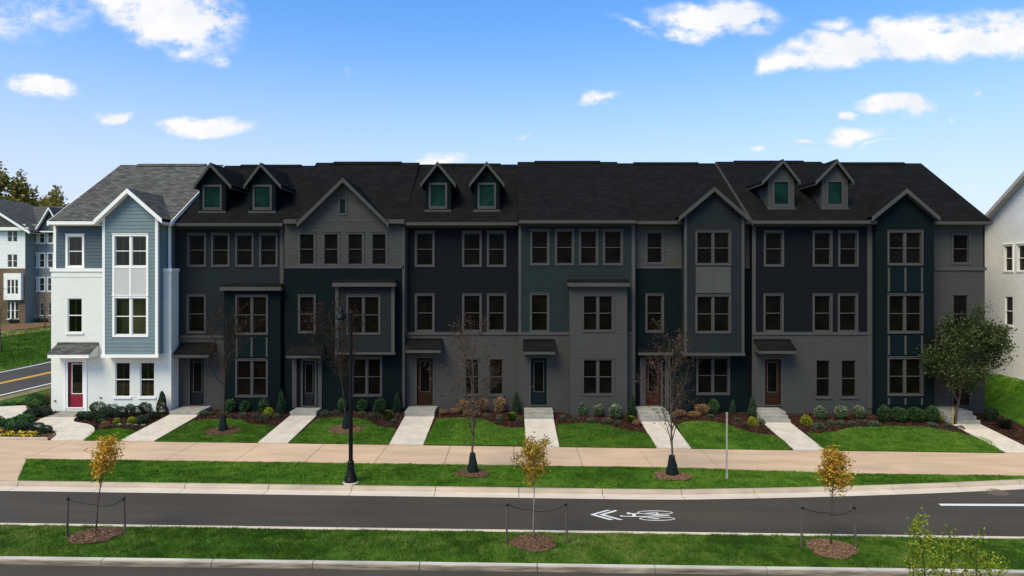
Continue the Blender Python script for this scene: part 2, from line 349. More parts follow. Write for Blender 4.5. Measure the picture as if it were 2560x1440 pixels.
def grass(poly, zf, dens, label, mat, h=0.07, w=0.018, dz=0.0, grow=0.03, seed=0):
    a = np.array(poly); lo, hi = a.min(0), a.max(0); n = int((hi[0]-lo[0]) * (hi[1]-lo[1]) * dens)
    P = rand_in(poly, n); n = len(P)
    P += RNG.normal(0, grow, P.shape)
    z = np.array([zf(x, y) for x, y in P]) + dz
    ang = RNG.uniform(0, 6.283, n); ln = RNG.uniform(0.5, 1.15, n) * h * (0.45 + 1.1 * vnoise(P[:, 0], P[:, 1], 3.1, 3))
    lean = RNG.normal(0, 0.55, (n, 2)) * ln[:, None]
    wd = np.stack([np.cos(ang), np.sin(ang)], 1) * w * RNG.uniform(0.6, 1.3, (n, 1))
    V = np.empty((n, 3, 3)); V[:, 0, :2] = P - wd; V[:, 1, :2] = P + wd; V[:, 2, :2] = P + lean
    V[:, 0, 2] = z - 0.01; V[:, 1, 2] = z - 0.01; V[:, 2, 2] = z + ln
    patch = vnoise(P[:, 0] + 31, P[:, 1], 0.45, 5) * 0.45 + vnoise(P[:, 0] + 9, P[:, 1], 1.9, 6) * 0.55
    rnd = np.clip(0.7 * (vnoise(P[:, 0] + 31, P[:, 1], 0.4, 5) - 0.5) + 0.75 * (vnoise(P[:, 0] + 9, P[:, 1], 2.2, 6) - 0.5) + 0.75 * (vnoise(P[:, 0] + 3, P[:, 1], 7.0, 8) - 0.5) + 0.42 + RNG.normal(0, 0.18, n), 0, 1)
    me = raw_mesh('grass', V.reshape(-1, 3), 3, rnd, mat); o = link('grass', me)
    return tag(o, label, 'grass', None, 'stuff')
def chips(poly, zf, dens, label, mat, size=0.035, dz=0.01, excl=()):
    a = np.array(poly); lo, hi = a.min(0), a.max(0); n = int((hi[0]-lo[0]) * (hi[1]-lo[1]) * dens)
    P = rand_in(poly, n)
    for ex in excl: P = P[~inside(ex, P[:, 0], P[:, 1])]
    n = len(P); z = np.array([zf(x, y) for x, y in P]) + dz + RNG.uniform(0, 0.02, n)
    d1 = RNG.normal(0, 1, (n, 3)); d1[:, 2] *= 0.35; d1 /= np.linalg.norm(d1, axis=1)[:, None]
    d2 = np.cross(d1, RNG.normal(0, 1, (n, 3))); d2 /= np.linalg.norm(d2, axis=1)[:, None]
    d1 *= size * RNG.uniform(0.6, 1.6, (n, 1)); d2 *= size * RNG.uniform(0.2, 0.5, (n, 1))
    C = np.concatenate([P, z[:, None]], 1); V = np.stack([C-d1-d2, C+d1-d2, C+d1+d2, C-d1+d2], 1)
    me = raw_mesh('mulch', V.reshape(-1, 3), 4, RNG.random(n), mat); o = link('mulch_chips', me)
    return tag(o, label, 'mulch', None, 'stuff')
# ------------------------------------------------------------------ ground sheet to the horizon
def ground_sheet():
    xs = [-2500, -800, -300, -150, -90, -60, -45, -38, -32, -28] + list(np.arange(-26, 25.3, 4)) + [25.2, 25.7, 26.2, 26.7, 27.2, 28, 30, 34, 40, 50, 70, 120, 300, 900, 2500]
    ys = [-400, -60, 0, 12, 18, 24, 28, 30.7, 30.9, 32, 33.5, 35, 36.2, 37, 39, 41, 43, 45, 50, 60, 75, 95, 120, 160, 200, 300, 600, 1400, 3000]
    V = []; 
    for y in ys:
        for x in xs: V.append((x, y, (T(x) - 0.08) if y < 30.8 else H(x, y) - 0.015))
    n = len(xs); Fc = [(j*n+i, j*n+i+1, (j+1)*n+i+1, (j+1)*n+i) for j in range(len(ys)-1) for i in range(n-1)]
    mb = MB(); mb.v = V; mb.f = Fc; o = mb.build('ground', M_GROUND, None, recalc=False); o['kind'] = 'structure'
ground_sheet()
XL, XR = -44.0, 44.0
road_far = [(XL, 20.95), (XR, 20.95)] + [(x, ykerb(x) - 0.45) for x in np.arange(XR, XL - 1, -2.0)]
sheet('road', road_far, Hroad, M_ASPHALT, 0.0, 3.0)
sheet('near_road', [(XL, 8.0), (XR, 8.0), (XR, 18.45), (XL, 18.45)], Hroad, M_ASPHALT, 0.0, 4.0)
# kerbs, each stone a piece
def sweep_piece(name, x0, x1, prof, yf, zb, mat, parent, nseg=2):
    mb = MB(); n = len(prof); xs = np.linspace(x0, x1, nseg + 1)
    for x in xs:
        for (dy, dz) in prof: mb.v.append((x, yf(x) + dy, T(x) + zb + dz))
    for k in range(nseg):
        for q in range(n):
            r = (q + 1) % n; mb.f.append((k*n+q, k*n+r, (k+1)*n+r, (k+1)*n+q))
    mb.f.append(tuple(range(n))); mb.f.append(tuple(range(nseg*n + n - 1, nseg*n - 1, -1)))
    return mb.build(name, mat, parent)
def struct_root(name):
    o = empty(name, (0, 0, 0)); o['kind'] = 'structure'; return o
KP = [(0, -0.12), (0, 0.14), (-0.02, 0.15), (-0.14, 0.15), (-0.185, 0.135), (-0.21, 0.10), (-0.24, 0.01), (-0.24, -0.12)]
GPf = [(-0.245, -0.12), (-0.245, 0.012), (-0.74, 0.006), (-0.74, -0.12)]
kerb = struct_root('kerb'); gutter = struct_root('gutter')
joint = [-1.05 + 4.35 - 3.05 * k for k in range(18, -1, -1)] + [3.3 + 2.9 + 2.75 * k for k in range(0, 12)]
for a, b in zip(joint[:-1], joint[1:]):
    sweep_piece('kerb_stone', a + 0.012, b - 0.012, KP, ykerb, 0, M_KERB, kerb)
    sweep_piece('gutter_slab', a + 0.010, b - 0.010, GPf, ykerb, 0, M_GUTTER, gutter)
def kp2(d): return [(0, -0.12), (0, 0.145), (d*0.02, 0.155), (d*0.15, 0.155), (d*0.185, 0.14), (d*0.20, 0.11), (d*0.215, -0.12)]
mk = struct_root('median_kerb')
a = XL
while a < XR:
    b = a + 2.95 + 0.25 * math.sin(a * 1.7); sweep_piece('kerb_stone', a + 0.012, b - 0.012, kp2(-1), lambda x: 18.56, 0, M_KERBN, mk)
    sweep_piece('kerb_stone', a + 0.01, b - 0.01, kp2(1), lambda x: 20.80, 0, M_GUTTER, mk); a = b
# verge and median turf
verge = [(x, ykerb(x) - 0.005) for x in np.arange(-17.9, 40, 2.0)] + [(x, ysw(x) + 0.01) for x in np.arange(38, -19, -2.0)]
verge[0] = (-18.2, 25.15); verge[-1] = (-19.85, 27.96)
sheet('verge_lawn', verge, Hverge, M_GRASSBASE, 0.0, 1.2, skirt=0.15)
grass(verge, Hverge, 1500, 'mown green grass on the verge between pavement and kerb', M_BLADE, 0.055, 0.013)
med = [(XL, 18.55), (XR, 18.55), (XR, 20.81), (XL, 20.81)]
def Hmed(x, y): return T(x) + 0.130 + 0.10 * max(0.0, 1 - ((y - 19.7) / 1.17) ** 2)
sheet('median_lawn', med, Hmed, M_GRASSBASE, 0.0, 0.6)
medv = [(-17.5, 18.58), (17.5, 18.58), (17.5, 20.74), (-17.5, 20.74)]
grass(medv, Hmed, 2600, 'rough green grass on the median strip between the two roadways', M_BLADE2, 0.06, 0.011)
# sidewalk slabs
sw = struct_root('sidewalk')
SWJ = [0.08 - 2.86 * k for k in range(14, 0, -1)] + [0.08, 2.9, 5.75, 8.5, 15.66, 22.7, 29, 36]
def slab(name, corners, zf, dz, th, mat, parent, nsub=1):
    mb = MB(); n = len(corners); top = [(x, y, zf(x, y) + dz) for x, y in corners]; bot = [(x, y, z - th) for x, y, z in top]
    mb.v = top + bot; mb.f = [tuple(range(n)), tuple(range(2*n-1, n-1, -1))] + [(k, n + k, n + (k+1) % n, (k+1) % n) for k in range(n)]
    return mb.build(name, mat, parent)
for a, b in zip(SWJ[:-1], SWJ[1:]):
    g = 0.011; xs = np.linspace(a + g, b - g, 3)
    slab('slab', [(x, ysw(x)) for x in xs] + [(x, YB) for x in xs[::-1]], lambda x, y: T(x) + 0.19, 0, 0.12, M_WALK, sw)
sheet('sidewalk_bed', [(SWJ[0], 27.5), (38, 27.3), (38, YB), (SWJ[0], YB)], lambda x, y: T(x) + 0.19, M_JOINT, -0.035, 3.0)
# corner ramp at the left end of the verge
slab('corner_ramp', [(-32, 25.15), (-18.22, 25.15), (-19.87, 27.94), (-32, 27.94)], lambda x, y: T(x) + 0.165, 0, 0.14, M_WALK, None)['kind'] = 'structure'
# cross street running back past the end house, with white edge lines and a yellow centre line
def xs_sheet(name, x0, x1, y0, y1, mat, dz): return sheet(name, [(x0, y0), (x1, y0), (x1, y1), (x0, y1)], H, mat, dz, 4.0)
xs_sheet('cross_street', -37.9, -29.9, 33.5, 160, M_ASPHALT, 0.012)
for nm, x0, x1, m in (('edge_line', -30.5, -30.3, M_PAINT), ('edge_line', -37.55, -37.35, M_PAINT), ('centre_line', -34.02, -33.84, M_YELLOW), ('centre_line', -33.74, -33.56, M_YELLOW)):
    xs_sheet(nm, x0, x1, 33.5, 150, m, 0.017)
xs_sheet('street_verge', -29.9, -29.1, 33.5, 120, mat_noise('dry_turf', (0.20, 0.17, 0.07), 0.4, 3, 0.95, 0.1, 0.6, 30), 0.012)
# lane line and manhole on the road, bicycle lane marking
def road_paint(name, polys, mat, dz=0.005):
    mb = MB()
    for p in polys:
        q = GP(p, Hroad); tri = tessellate_polygon([[Vector((x, y, 0)) for x, y in q]]); pts = [(x, y, T(x) + dz) for x, y in q]
        for t in tri: mb.face([pts[k] for k in t])
    for i, f in enumerate(mb.f):
        a_, b_, c_ = (Vector(mb.v[k]) for k in f)
        if (b_ - a_).cross(c_ - a_).z < 0: mb.f[i] = f[::-1]
    o = mb.build(name, mat, None, recalc=False); o['kind'] = 'structure'; return o
lane = [(2346, 1259.5), (2700, 1260.5), (2700, 1266), (2352, 1264.5)]
road_paint('lane_line', [lane], M_PAINT)
def ring(cx, cy, rx, ry, t, n=36, rot=0.0):
    o_, i_ = [], []
    for k in range(n + 1):
        a_ = 2 * math.pi * k / n; c, s = math.cos(a_), math.sin(a_)
        for L_, r1, r2 in ((o_, rx, ry), (i_, rx - t * 1.9, ry - t)):
            x_, y_ = r1 * c, r2 * s; L_.append((cx + x_ * math.cos(rot) - y_ * math.sin(rot), cy + x_ * math.sin(rot) + y_ * math.cos(rot)))
    return [[o_[k], o_[k+1], i_[k+1], i_[k]] for k in range(n)]
def zz(p): return (1460 + p[0] * 260 / 2560, 1260 + p[1] * 60 / 591)
def Q(*pts): return [zz(p) for p in pts]
bike = [Q((150,264),(545,152),(660,152),(275,262)), Q((150,264),(275,262),(740,394),(610,394)), Q((375,266),(760,155),(810,160),(800,182),(505,266)), Q((375,266),(505,266),(970,394),(850,394)),
        Q((1040,218),(1100,212),(1180,232),(1180,248),(1080,256)), Q((1180,235),(1265,235),(1285,318),(1195,316)), Q((885,284),(945,284),(960,298),(1200,300),(1200,318),(960,312),(890,306)),
        Q((1265,232),(1400,222),(1420,236),(1265,250)), Q((1280,302),(1440,306),(1440,322),(1280,318)), Q((1300,238),(1420,236),(1890,268),(1810,276)), Q((1440,306),(1680,288),(1690,298),(1450,322)),
        Q((1480,232),(1700,212),(1800,212),(1790,222),(1520,248)), Q((1740,216),(1810,214),(1900,270),(1840,272)), Q((1680,282),(2100,276),(2110,296),(1690,296)), Q((1560,340),(1600,332),(1855,360),(1850,374),(1770,372))]
c1 = zz((1752, 214)); c2 = zz((1802, 364))
bike += ring(c1[0], c1[1], 44.5, 4.9, 1.5, rot=0.012) + ring(c2[0], c2[1], 45, 5.0, 1.5, rot=0.008)
o = road_paint('bicycle_marking', bike, M_PAINT, 0.006)
mx_, my_ = G(2488, 1230, Hroad)
mh = empty('manhole_cover', (mx_, my_, T(mx_)), 'round cast iron manhole cover set in the asphalt near the white lane line', 'manhole')
m = MB(); m.lathe([(0.43, -0.05), (0.43, 0.008), (0.36, 0.008), (0.36, 0.004), (0.001, 0.004)], (mx_, my_, T(mx_)), 24); m.build('cover', M_IRON, mh)
m = MB()
for k in range(-3, 4): m.box(mx_ - 0.3, mx_ + 0.3, my_ + k * 0.09 - 0.02, my_ + k * 0.09 + 0.02, T(mx_) + 0.002, T(mx_) + 0.010)
m.build('ribs', M_IRON, mh)
# ------------------------------------------------------------------ front gardens
PATHS = [(300, 385, 1), (645, 720, 1), (973, 1058, 1), (1315, 1398, 2), (1642, 1728, 3), (1985, 2063, 3), (2515, 2597, 3)]
WALKC = [(118,1104),(138,1094),(142,1086),(135,1079),(120,1076),(92,1070),(78,1065),(90,1055),(110,1046),(128,1040.5),(196,1040.5),(186,1048),(183,1056),(200,1059),(222,1062),(236,1070),(237,1080),(226,1092),(204,1103.5)]
walkc = WALKC
SIDEP = [(-160,1075),(-160,1020),(64,1016),(70,1032),(30,1048),(0,1056)]
bed = [(-26.5, YB + 0.01), (25.8, YB + 0.01), (25.8, 37.2), (-26.5, 37.2)]
sheet('mulch_bed', bed, H, M_MULCH, 0.0, 1.0)
chips([(-24.6, 32.0), (25.8, 32.0), (25.8, 36.6), (-24.6, 36.6)], H, 330, 'dark brown bark mulch chips covering the planting beds before the houses', M_CHIP, 0.04, excl=[[(X(a_, YB)-0.03, 30), (X(b_, YB)+0.03, 30), (X(b_, YB)+0.03, 38), (X(a_, YB)-0.03, 38)] for a_, b_, _ in PATHS] + [GP(WALKC)])
lawns = [
 ('small bright green lawn patch beside the curved walk of the white house', [(203,1103),(222,1090),(240,1079),(262,1074),(290,1073),(318,1075),(340,1080),(301,1104.5)], M_BLADE3),
 ('green front lawn between the walks beside the white house and its neighbour', [(386,1105),(440,1076),(482,1054),(520,1051),(565,1049),(603,1052),(622,1060),(640,1065),(690,1067),(646,1107)], M_BLADE),
 ('green front lawn with tree ring before the white-gabled dark house', [(722,1108),(766,1072),(792,1051),(830,1046),(875,1046),(905,1049),(925,1056),(940,1066),(960,1070),(990,1072),(971,1111)], M_BLADE),
 ('green front lawn before the navy townhouse with brown hydrangeas', [(1060,1112),(1078,1076),(1092,1048),(1130,1046),(1180,1047),(1215,1052),(1240,1064),(1262,1071),(1313,1072),(1315,1115)], M_BLADE),
 ('green front lawn before the sage green townhouse', [(1399,1117),(1394,1063),(1440,1060),(1480,1061),(1520,1066),(1570,1078),(1622,1087),(1641,1120)], M_BLADE),
 ('green front lawn before the dark townhouse with hanging gabled bay', [(1728,1122),(1712,1100),(1692,1064),(1720,1055),(1760,1054),(1800,1059),(1840,1070),(1880,1084),(1940,1092),(1962,1104),(1985,1131)], M_BLADE),
 ('wide green front lawn before the teal tower townhouse', [(2063,1132),(2040,1108),(2016,1082),(2050,1087),(2085,1082),(2120,1072),(2180,1068),(2250,1067),(2310,1069),(2360,1077),(2420,1090),(2455,1093),(2480,1108),(2514,1136)], M_BLADE)]
for lab, pts, m_ in lawns:
    q = GP(pts); n = len(q); q = [(x, max(y, YB + 0.02)) for x, y in q]
    sheet('lawn', q, H, M_GRASSBASE, 0.035, 0.8, skirt=0.05)
    grass(q, H, 1300, lab, m_, 0.055, 0.014, 0.03, 0.025)
# paths: (left, right) at the sidewalk, tread count, house index
PX = []
LANDZ = 0.88
NB = ['the white brick townhouse', 'the white-gabled dark townhouse', 'the navy townhouse with brown hydrangeas', 'the sage green townhouse', 'the townhouse with hanging gabled bay', 'the navy townhouse with pale dormers', 'the teal tower townhouse']
NB[0] = 'the slate townhouse adjoining the white one'
for k, (a, b, nr) in enumerate(PATHS):
    x0, x1 = X(a, YB), X(b, YB); PX.append((x0, x1))
    yl = 35.35 - 0.30 * (nr - 1)
    pt = struct_root('front_path')
    ys_ = [YB + 0.012] + [yl - 1.48 * q for q in range(2, -1, -1) if yl - 1.48 * q > YB + 0.6]
    for p, q in zip(ys_[:-1], ys_[1:]):
        slab('slab', [(x0, p + 0.008), (x1, p + 0.008), (x1, q - 0.008), (x0, q - 0.008)], H, 0.045, 0.14, M_PATH, pt)
    st = empty('front_steps', ((x0+x1)/2, yl, H((x0+x1)/2, yl)), ['low single concrete doorstep', 'low single concrete doorstep', 'low single concrete doorstep', 'pair of concrete steps', 'flight of three concrete steps', 'flight of three concrete steps', 'flight of three concrete steps'][k] + ' at the door of ' + NB[k], 'steps', 'concrete entrance steps of the row')
    top = LANDZ; zb = H((x0+x1)/2, yl) - 0.15; rise = (LANDZ - (H((x0+x1)/2, yl) + 0.045)) / nr
    for q in range(nr):
        y0 = yl + 0.30 * q; zt = LANDZ - rise * (nr - 1 - q); y1 = 37.1 if q == nr - 1 else y0 + 0.45
        mb = MB(); mb.prism([(y0, zb), (y0, zt - 0.02), (y0 + 0.02, zt), (y1, zt), (y1, zb)], 'x', x0 + 0.002 * q, x1 - 0.002 * q); mb.build('step', M_STEP, st)
# curved walk and doorstep of the white house, side path, planted corner
q = [(x, max(y, YB + 0.012)) for x, y in GP(walkc)]
sheet('curved_walk', smooth_open(q[::1], 2), H, M_PATH, 0.05, 1.0, skirt=0.06)
bedl = smooth_open([(x, max(y, YB+0.02)) for x, y in GP([(-160,1101),(120,1100),(140,1092),(143,1084),(132,1077),(100,1072),(80,1066),(92,1055),(130,1040),(132,1015),(60,1008),(-160,1040)])], 1)
M_STRAW = mat_noise('tan_mulch', (0.16, 0.08, 0.035), 0.5, 7, 0.95, 0.1, 1.0, 40, scale2=1.2)
sheet('planting_bed', bedl, H, M_STRAW, 0.012, 1.0)
chips(bedl, H, 350, 'tan leaf litter and bark scattered over the planting bed at the corner', M_CHIP2, 0.045, 0.02, excl=[GP(WALKC), GP(SIDEP)])
sheet('side_path', GP(SIDEP), H, M_PATH, 0.05, 1.2, skirt=0.06)
slab('bed_edging', [(-27, YB+0.02), (X(120, 30.95), YB+0.02), (X(116, 31.05), YB+0.14), (-27, YB+0.14)], H, 0.10, 0.2, M_KERB, None)['kind'] = 'structure'
x0, x1 = X(127, 35.0), X(192, 35.0)
st = empty('front_steps', ((x0+x1)/2, 34.7, 0.7), 'broad low concrete doorstep under the crimson door', 'steps', 'concrete entrance steps of the row')
DZ1 = 0.82
MB().prism([(34.75, 0.4), (34.75, DZ1 - 0.05), (34.77, DZ1 - 0.03), (36.3, DZ1 - 0.03), (36.3, 0.4)], 'x', x0, x1).build('step', M_STEP, st)
# ------------------------------------------------------------------ houses
def paint(name, col, var=0.05, rough=0.7, spec=0.3): return mat_noise(name, col, var, 1.2, rough, spec, 0.05, 60)
W_BRICK = mat_brick('white_painted_brick', (0.79, 0.79, 0.70), (0.69, 0.69, 0.615), 0.215, 0.078, 0.03, 0.45, 0.65, 0.3, 0.010, stain=0.03)
W_TRIM = paint('white_trim_paint', (0.83, 0.82, 0.745), 0.03)
W_BAY = paint('blue_grey_siding', (0.150, 0.208, 0.215), 0.06, 0.65)
W_SLATE = paint('slate_blue_siding', (0.070, 0.098, 0.115), 0.06, 0.65)
W_PANEL = paint('grey_panel', (0.52, 0.51, 0.47), 0.03)
W_DOOR = mat_noise('crimson_door_paint', (0.24, 0.012, 0.028), 0.08, 2, 0.35, 0.5)
W_ROOF = mat_brick('charcoal_shingle', (0.098, 0.094, 0.082), (0.028, 0.027, 0.024), 0.34, 0.165, 0.38, 0.9, 0.95, 0.15, 0.010, stain=-0.30, bumpd=0.02)
# the seven neighbours: an overall dimming is put into every colour, not dark paint
def dk(name, col, rough=0.85): return mat_noise(name, col, 0.10, 0.8, rough, 0.06, 0.04, 40)
def dsiding(name, col): return mat_brick(name, col, scale_c(col, 0.55), 9.0, 0.18, 0.04, 0.5, 0.85, 0.06, 0.006, stain=0.05, bumpd=0.01)
D_TRIM = dk('dimmed_trim', (0.064, 0.063, 0.059))
D_PALE = dsiding('dimmed_pale_siding', (0.061, 0.060, 0.056))
D_BRICK = mat_brick('dimmed_brick', (0.062, 0.061, 0.057), (0.048, 0.047, 0.044), 0.215, 0.078, 0.06, 0.4, 0.9, 0.06, 0.010)
D_SLATE = dsiding('dimmed_slate_siding', (0.0175, 0.0215, 0.0235)); D_NAVY = dsiding('dimmed_navy_siding', (0.0080, 0.0088, 0.0112))
D_TEAL = dsiding('dimmed_teal_siding', (0.0042, 0.0088, 0.0100)); D_SAGE = dsiding('dimmed_sage_siding', (0.0195, 0.0285, 0.0275))
D_ROOF = mat_brick('dimmed_shingle', (0.0125, 0.0120, 0.0112), (0.007, 0.007, 0.0066), 0.32, 0.145, 0.22, 0.6, 0.95, 0.03, 0.008, stain=0.1, bumpd=0.015)
D_PANEL = dk('dimmed_panel', (0.066, 0.065, 0.061)); D_TEALP = dk('dimmed_teal_panel', (0.0034, 0.0092, 0.0110))
D_BROWN = dk('dimmed_brown_door', (0.026, 0.012, 0.006)); D_RED = dk('dimmed_red_door', (0.045, 0.010, 0.007)); D_DTEAL = dk('dimmed_teal_door', (0.005, 0.011, 0.013)); D_BLUE = dk('dimmed_blue_door', (0.012, 0.014, 0.017))
def glass_dark(name, col, rough=0.1, spec=0.10):
    m, nt, b, N, L = new_mat(name)
    tc = N.new('ShaderNodeTexCoord'); n = N.new('ShaderNodeTexNoise'); n.inputs['Scale'].default_value = 1.3; n.inputs['Detail'].default_value = 4; L.new(tc.outputs['UV'], n.inputs['Vector'])
    r = ramp(N, [(0.3, scale_c(col, 0.5)), (0.7, scale_c(col, 1.5))]); L.new(n.outputs['Fac'], r.inputs[0]); L.new(r.outputs[0], b.inputs['Base Color'])
    b.inputs['Roughness'].default_value = rough; b.inputs['Specular IOR Level'].default_value = spec; return m
D_GLASS = glass_dark('dimmed_glass', (0.0050, 0.0042, 0.0032), 0.15, 0.03)  # the houses' dimming is put into the glass colour as well
D_GREEN = glass_dark('dimmed_green_glass', (0.0035, 0.023, 0.0165), 0.12, 0.05)
def glass_clear(name):
    m, nt, b, N, L = new_mat(name); out = N['Material Output']; N.remove(b)
    tr = N.new('ShaderNodeBsdfTransparent'); tr.inputs[0].default_value = (0.66, 0.64, 0.52, 1)
    gl = N.new('ShaderNodeBsdfGlossy'); gl.inputs['Roughness'].default_value = 0.02; gl.inputs[0].default_value = (0.9, 0.95, 0.95, 1)
    tc = N.new('ShaderNodeTexCoord'); n = N.new('ShaderNodeTexNoise'); n.inputs['Scale'].default_value = 0.8; L.new(tc.outputs['UV'], n.inputs['Vector'])
    bp = N.new('ShaderNodeBump'); bp.inputs['Strength'].default_value = 0.15; bp.inputs['Distance'].default_value = 0.02; L.new(n.outputs['Fac'], bp.inputs['Height']); L.new(bp.outputs[0], gl.inputs['Normal'])
    fr = N.new('ShaderNodeFresnel'); fr.inputs[0].default_value = 1.5
    mu = N.new('ShaderNodeMath'); mu.operation = 'MULTIPLY'; mu.inputs[1].default_value = 0.6; L.new(fr.outputs[0], mu.inputs[0])
    ms = N.new('ShaderNodeMixShader'); L.new(mu.outputs[0], ms.inputs[0]); L.new(tr.outputs[0], ms.inputs[1]); L.new(gl.outputs[0], ms.inputs[2]); L.new(ms.outputs[0], out.inputs[0])
    return m
C_GLASS = glass_clear('window_glass')
M_ROOM = mat_noise('room_plaster', (0.15, 0.132, 0.10), 0.3, 0.9, 0.9, 0.1, scale2=2.5)
def cells(rect, openings):
    x0, x1, z0, z1 = rect; xs = sorted({x0, x1} | {v for o in openings for v in o[:2] if x0 < v < x1}); zs = sorted({z0, z1} | {v for o in openings for v in o[2:] if z0 < v < z1})
    for a, b in zip(xs[:-1], xs[1:]):
        for c, d in zip(zs[:-1], zs[1:]):
            mx, mz = (a+b)/2, (c+d)/2
            if not any(o[0] < mx < o[1] and o[2] < mz < o[3] for o in openings): yield a, b, c, d
def facade_mb(mb, Y, rect, openings, depth=0.14):
    for a, b, c, d in cells(rect, openings): mb.face([(a,Y,c),(b,Y,c),(b,Y,d),(a,Y,d)])
    for (a, b, c, d) in openings:
        D = Y + depth
        mb.face([(a,Y,c),(a,Y,d),(a,D,d),(a,D,c)]); mb.face([(b,Y,c),(b,D,c),(b,D,d),(b,Y,d)])
        mb.face([(a,Y,d),(b,Y,d),(b,D,d),(a,D,d)]); mb.face([(a,Y,c),(a,D,c),(b,D,c),(b,Y,c)])
class House:
    def __init__(s, name, x0, x1, Y, label, cat='townhouse', group='townhouses in the row', trim=None, glass=None, rooms=False, zb=None):
        s.Y = Y; s.trim = trim; s.glass = glass; s.rooms = rooms; s.zb = zb if zb is not None else ZH((x0+x1)/2) - 0.25
        s.root = empty(name, ((x0+x1)/2, Y, s.zb), label, cat, group)
    def rect(s, Y, r): return (X(r[0], Y), X(r[1], Y), Z(r[3], Y), Z(r[2], Y))     # px0,px1,pyTop,pyBottom -> x0,x1,z0,z1
    def wall(s, name, mat, Y, rects, openings=(), back=None, ztop=None):
        """flat wall front; rects/openings in picture units of plane Y; back closes the sides"""
        mb = MB(); ops = [s.rect(Y, o) for o in openings]
        for r in rects:
            R = s.rect(Y, r); R = (R[0], R[1], s.zb if r[3] >= 1020 else R[2], R[3])
            facade_mb(mb, Y, R, [o for o in ops if R[0] < (o[0]+o[1])/2 < R[1] and R[2] < (o[2]+o[3])/2 < R[3]])
            if back:
                B = back; a, b, c, d = R
                mb.face([(a,Y,c),(a,Y,d),(a,B,d),(a,B,c)]); mb.face([(b,Y,c),(b,B,c),(b,B,d),(b,Y,d)]); mb.face([(a,Y,d),(b,Y,d),(b,B,d),(a,B,d)]); mb.face([(a,Y,c),(a,B,c),(b,B,c),(b,Y,c)])
        return mb.build(name, mat, s.root, recalc=False)
    def window(s, Y, r, n=1, casing=0.10, sill=False, muntin=True, bars=1, glass=None, trim=None, mid=0.5, apron=0.0):
        """r = opening in picture units; casing boards round it, n sashes side by side, two panes each"""
        x0, x1, z0, z1 = s.rect(Y, r); trim = trim or s.trim; glass = glass or s.glass
        mb = MB(); f = 0.038; C = casing; yo = Y - 0.035
        if C > 0:
            mb.box(x0-C, x0, yo, Y+0.02, z0-C, z1+C); mb.box(x1, x1+C, yo, Y+0.02, z0-C, z1+C)
            mb.box(x0, x1, yo, Y+0.02, z1, z1+C); mb.box(x0, x1, yo, Y+0.02, z0-C-apron, z0)
            mb.box(x0-C-0.02, x1+C+0.02, yo-0.03, Y+0.01, z1+C, z1+C+0.03)
        if sill: mb.box(x0-0.09, x1+0.09, Y-0.06, Y+0.03, z0-0.10, z0)
        ms = 0.10 if n > 1 else 0
        w = ((x1 - x0) - ms * (n - 1)) / n
        for k in range(n - 1):
            a = x0 + (k+1)*w + k*ms; mb.box(a, a+ms, Y+0.0 if C > 0 else Y+0.03, Y+0.12, z0, z1)
        ys0, ys1 = Y+0.04, Y+0.10; panes = []
        zm = z0 + (z1-z0)*mid
        for k in range(n):
            a = x0 + k*(w+ms); b = a + w
            mb.box(a, a+f, ys0, ys1, z0, z1); mb.box(b-f, b, ys0, ys1, z0, z1); mb.box(a+f, b-f, ys0, ys1, z1-f, z1); mb.box(a+f, b-f, ys0, ys1, z0, z0+f)
            if mid < 1: mb.box(a+f, b-f, ys0-0.015, ys1, zm-0.022, zm+0.022)
            if muntin:
                for q in range(bars):
                    c = a + (b-a)*(q+1)/(bars+1); mb.box(c-0.008, c+0.008, Y+0.089, Y+0.096, z0+f, z1-f)
            if mid < 1: panes += [(a+f, b-f, z0+f, zm-0.022), (a+f, b-f, zm+0.022, z1-f)]
            else: panes += [(a+f, b-f, z0+f, z1-f)]
        o = mb.build('window', trim, s.root)
        for (a, b, c, d) in panes:
            MB().box(a-0.005, b+0.005, Y+0.078, Y+0.086, c-0.005, d+0.005).build('pane', glass, o)
        if s.rooms:
            a, b, c, d = x0-0.5, x1+0.5, z0-0.7, z1+0.35; y0, y1 = Y+0.145, Y+2.6; m = MB()
            m.face([(a,y1,c),(b,y1,c),(b,y1,d),(a,y1,d)]); m.face([(a,y0,c),(a,y1,c),(a,y1,d),(a,y0,d)]); m.face([(b,y0,c),(b,y0,d),(b,y1,d),(b,y1,c)])
            m.face([(a,y0,d),(a,y1,d),(b,y1,d),(b,y0,d)]); m.face([(a,y0,c),(b,y0,c),(b,y1,c),(a,y1,c)])
            m.build('room', M_ROOM, o, recalc=False)
        return o
    def board(s, name, mat, Y, r, proud=0.03, back=0.02):
        x0, x1, z0, z1 = s.rect(Y, r); return MB().box(x0, x1, Y-proud, Y+back, z0, z1).build(name, mat, s.root)
    def corner(s, Y, r, proud=0.03, back=0.02, name='corner_board', mat=None): return s.board(name, mat or s.trim, Y, r, proud, back)
    def body(s, mat, x0, x1, y0, y1, z1):
        """side and rear walls of the house"""
        z0 = s.zb; m = MB()
        m.face([(x0,y0,z0),(x0,y0,z1),(x0,y1,z1),(x0,y1,z0)]); m.face([(x1,y0,z0),(x1,y1,z0),(x1,y1,z1),(x1,y0,z1)]); m.face([(x0,y1,z0),(x0,y1,z1),(x1,y1,z1),(x1,y1,z0)])
        return m.build('rear_wall', mat, s.root, recalc=False)
    def gable_side(s, mat, x, ye, ze, yr, zr):
        yb = 2*yr - ye; MB().prism([(ye+0.4, ze), (yr, zr-0.3), (yb-0.4, ze)], 'x', x-0.01, x+0.01).build('gable_wall', mat, s.root)
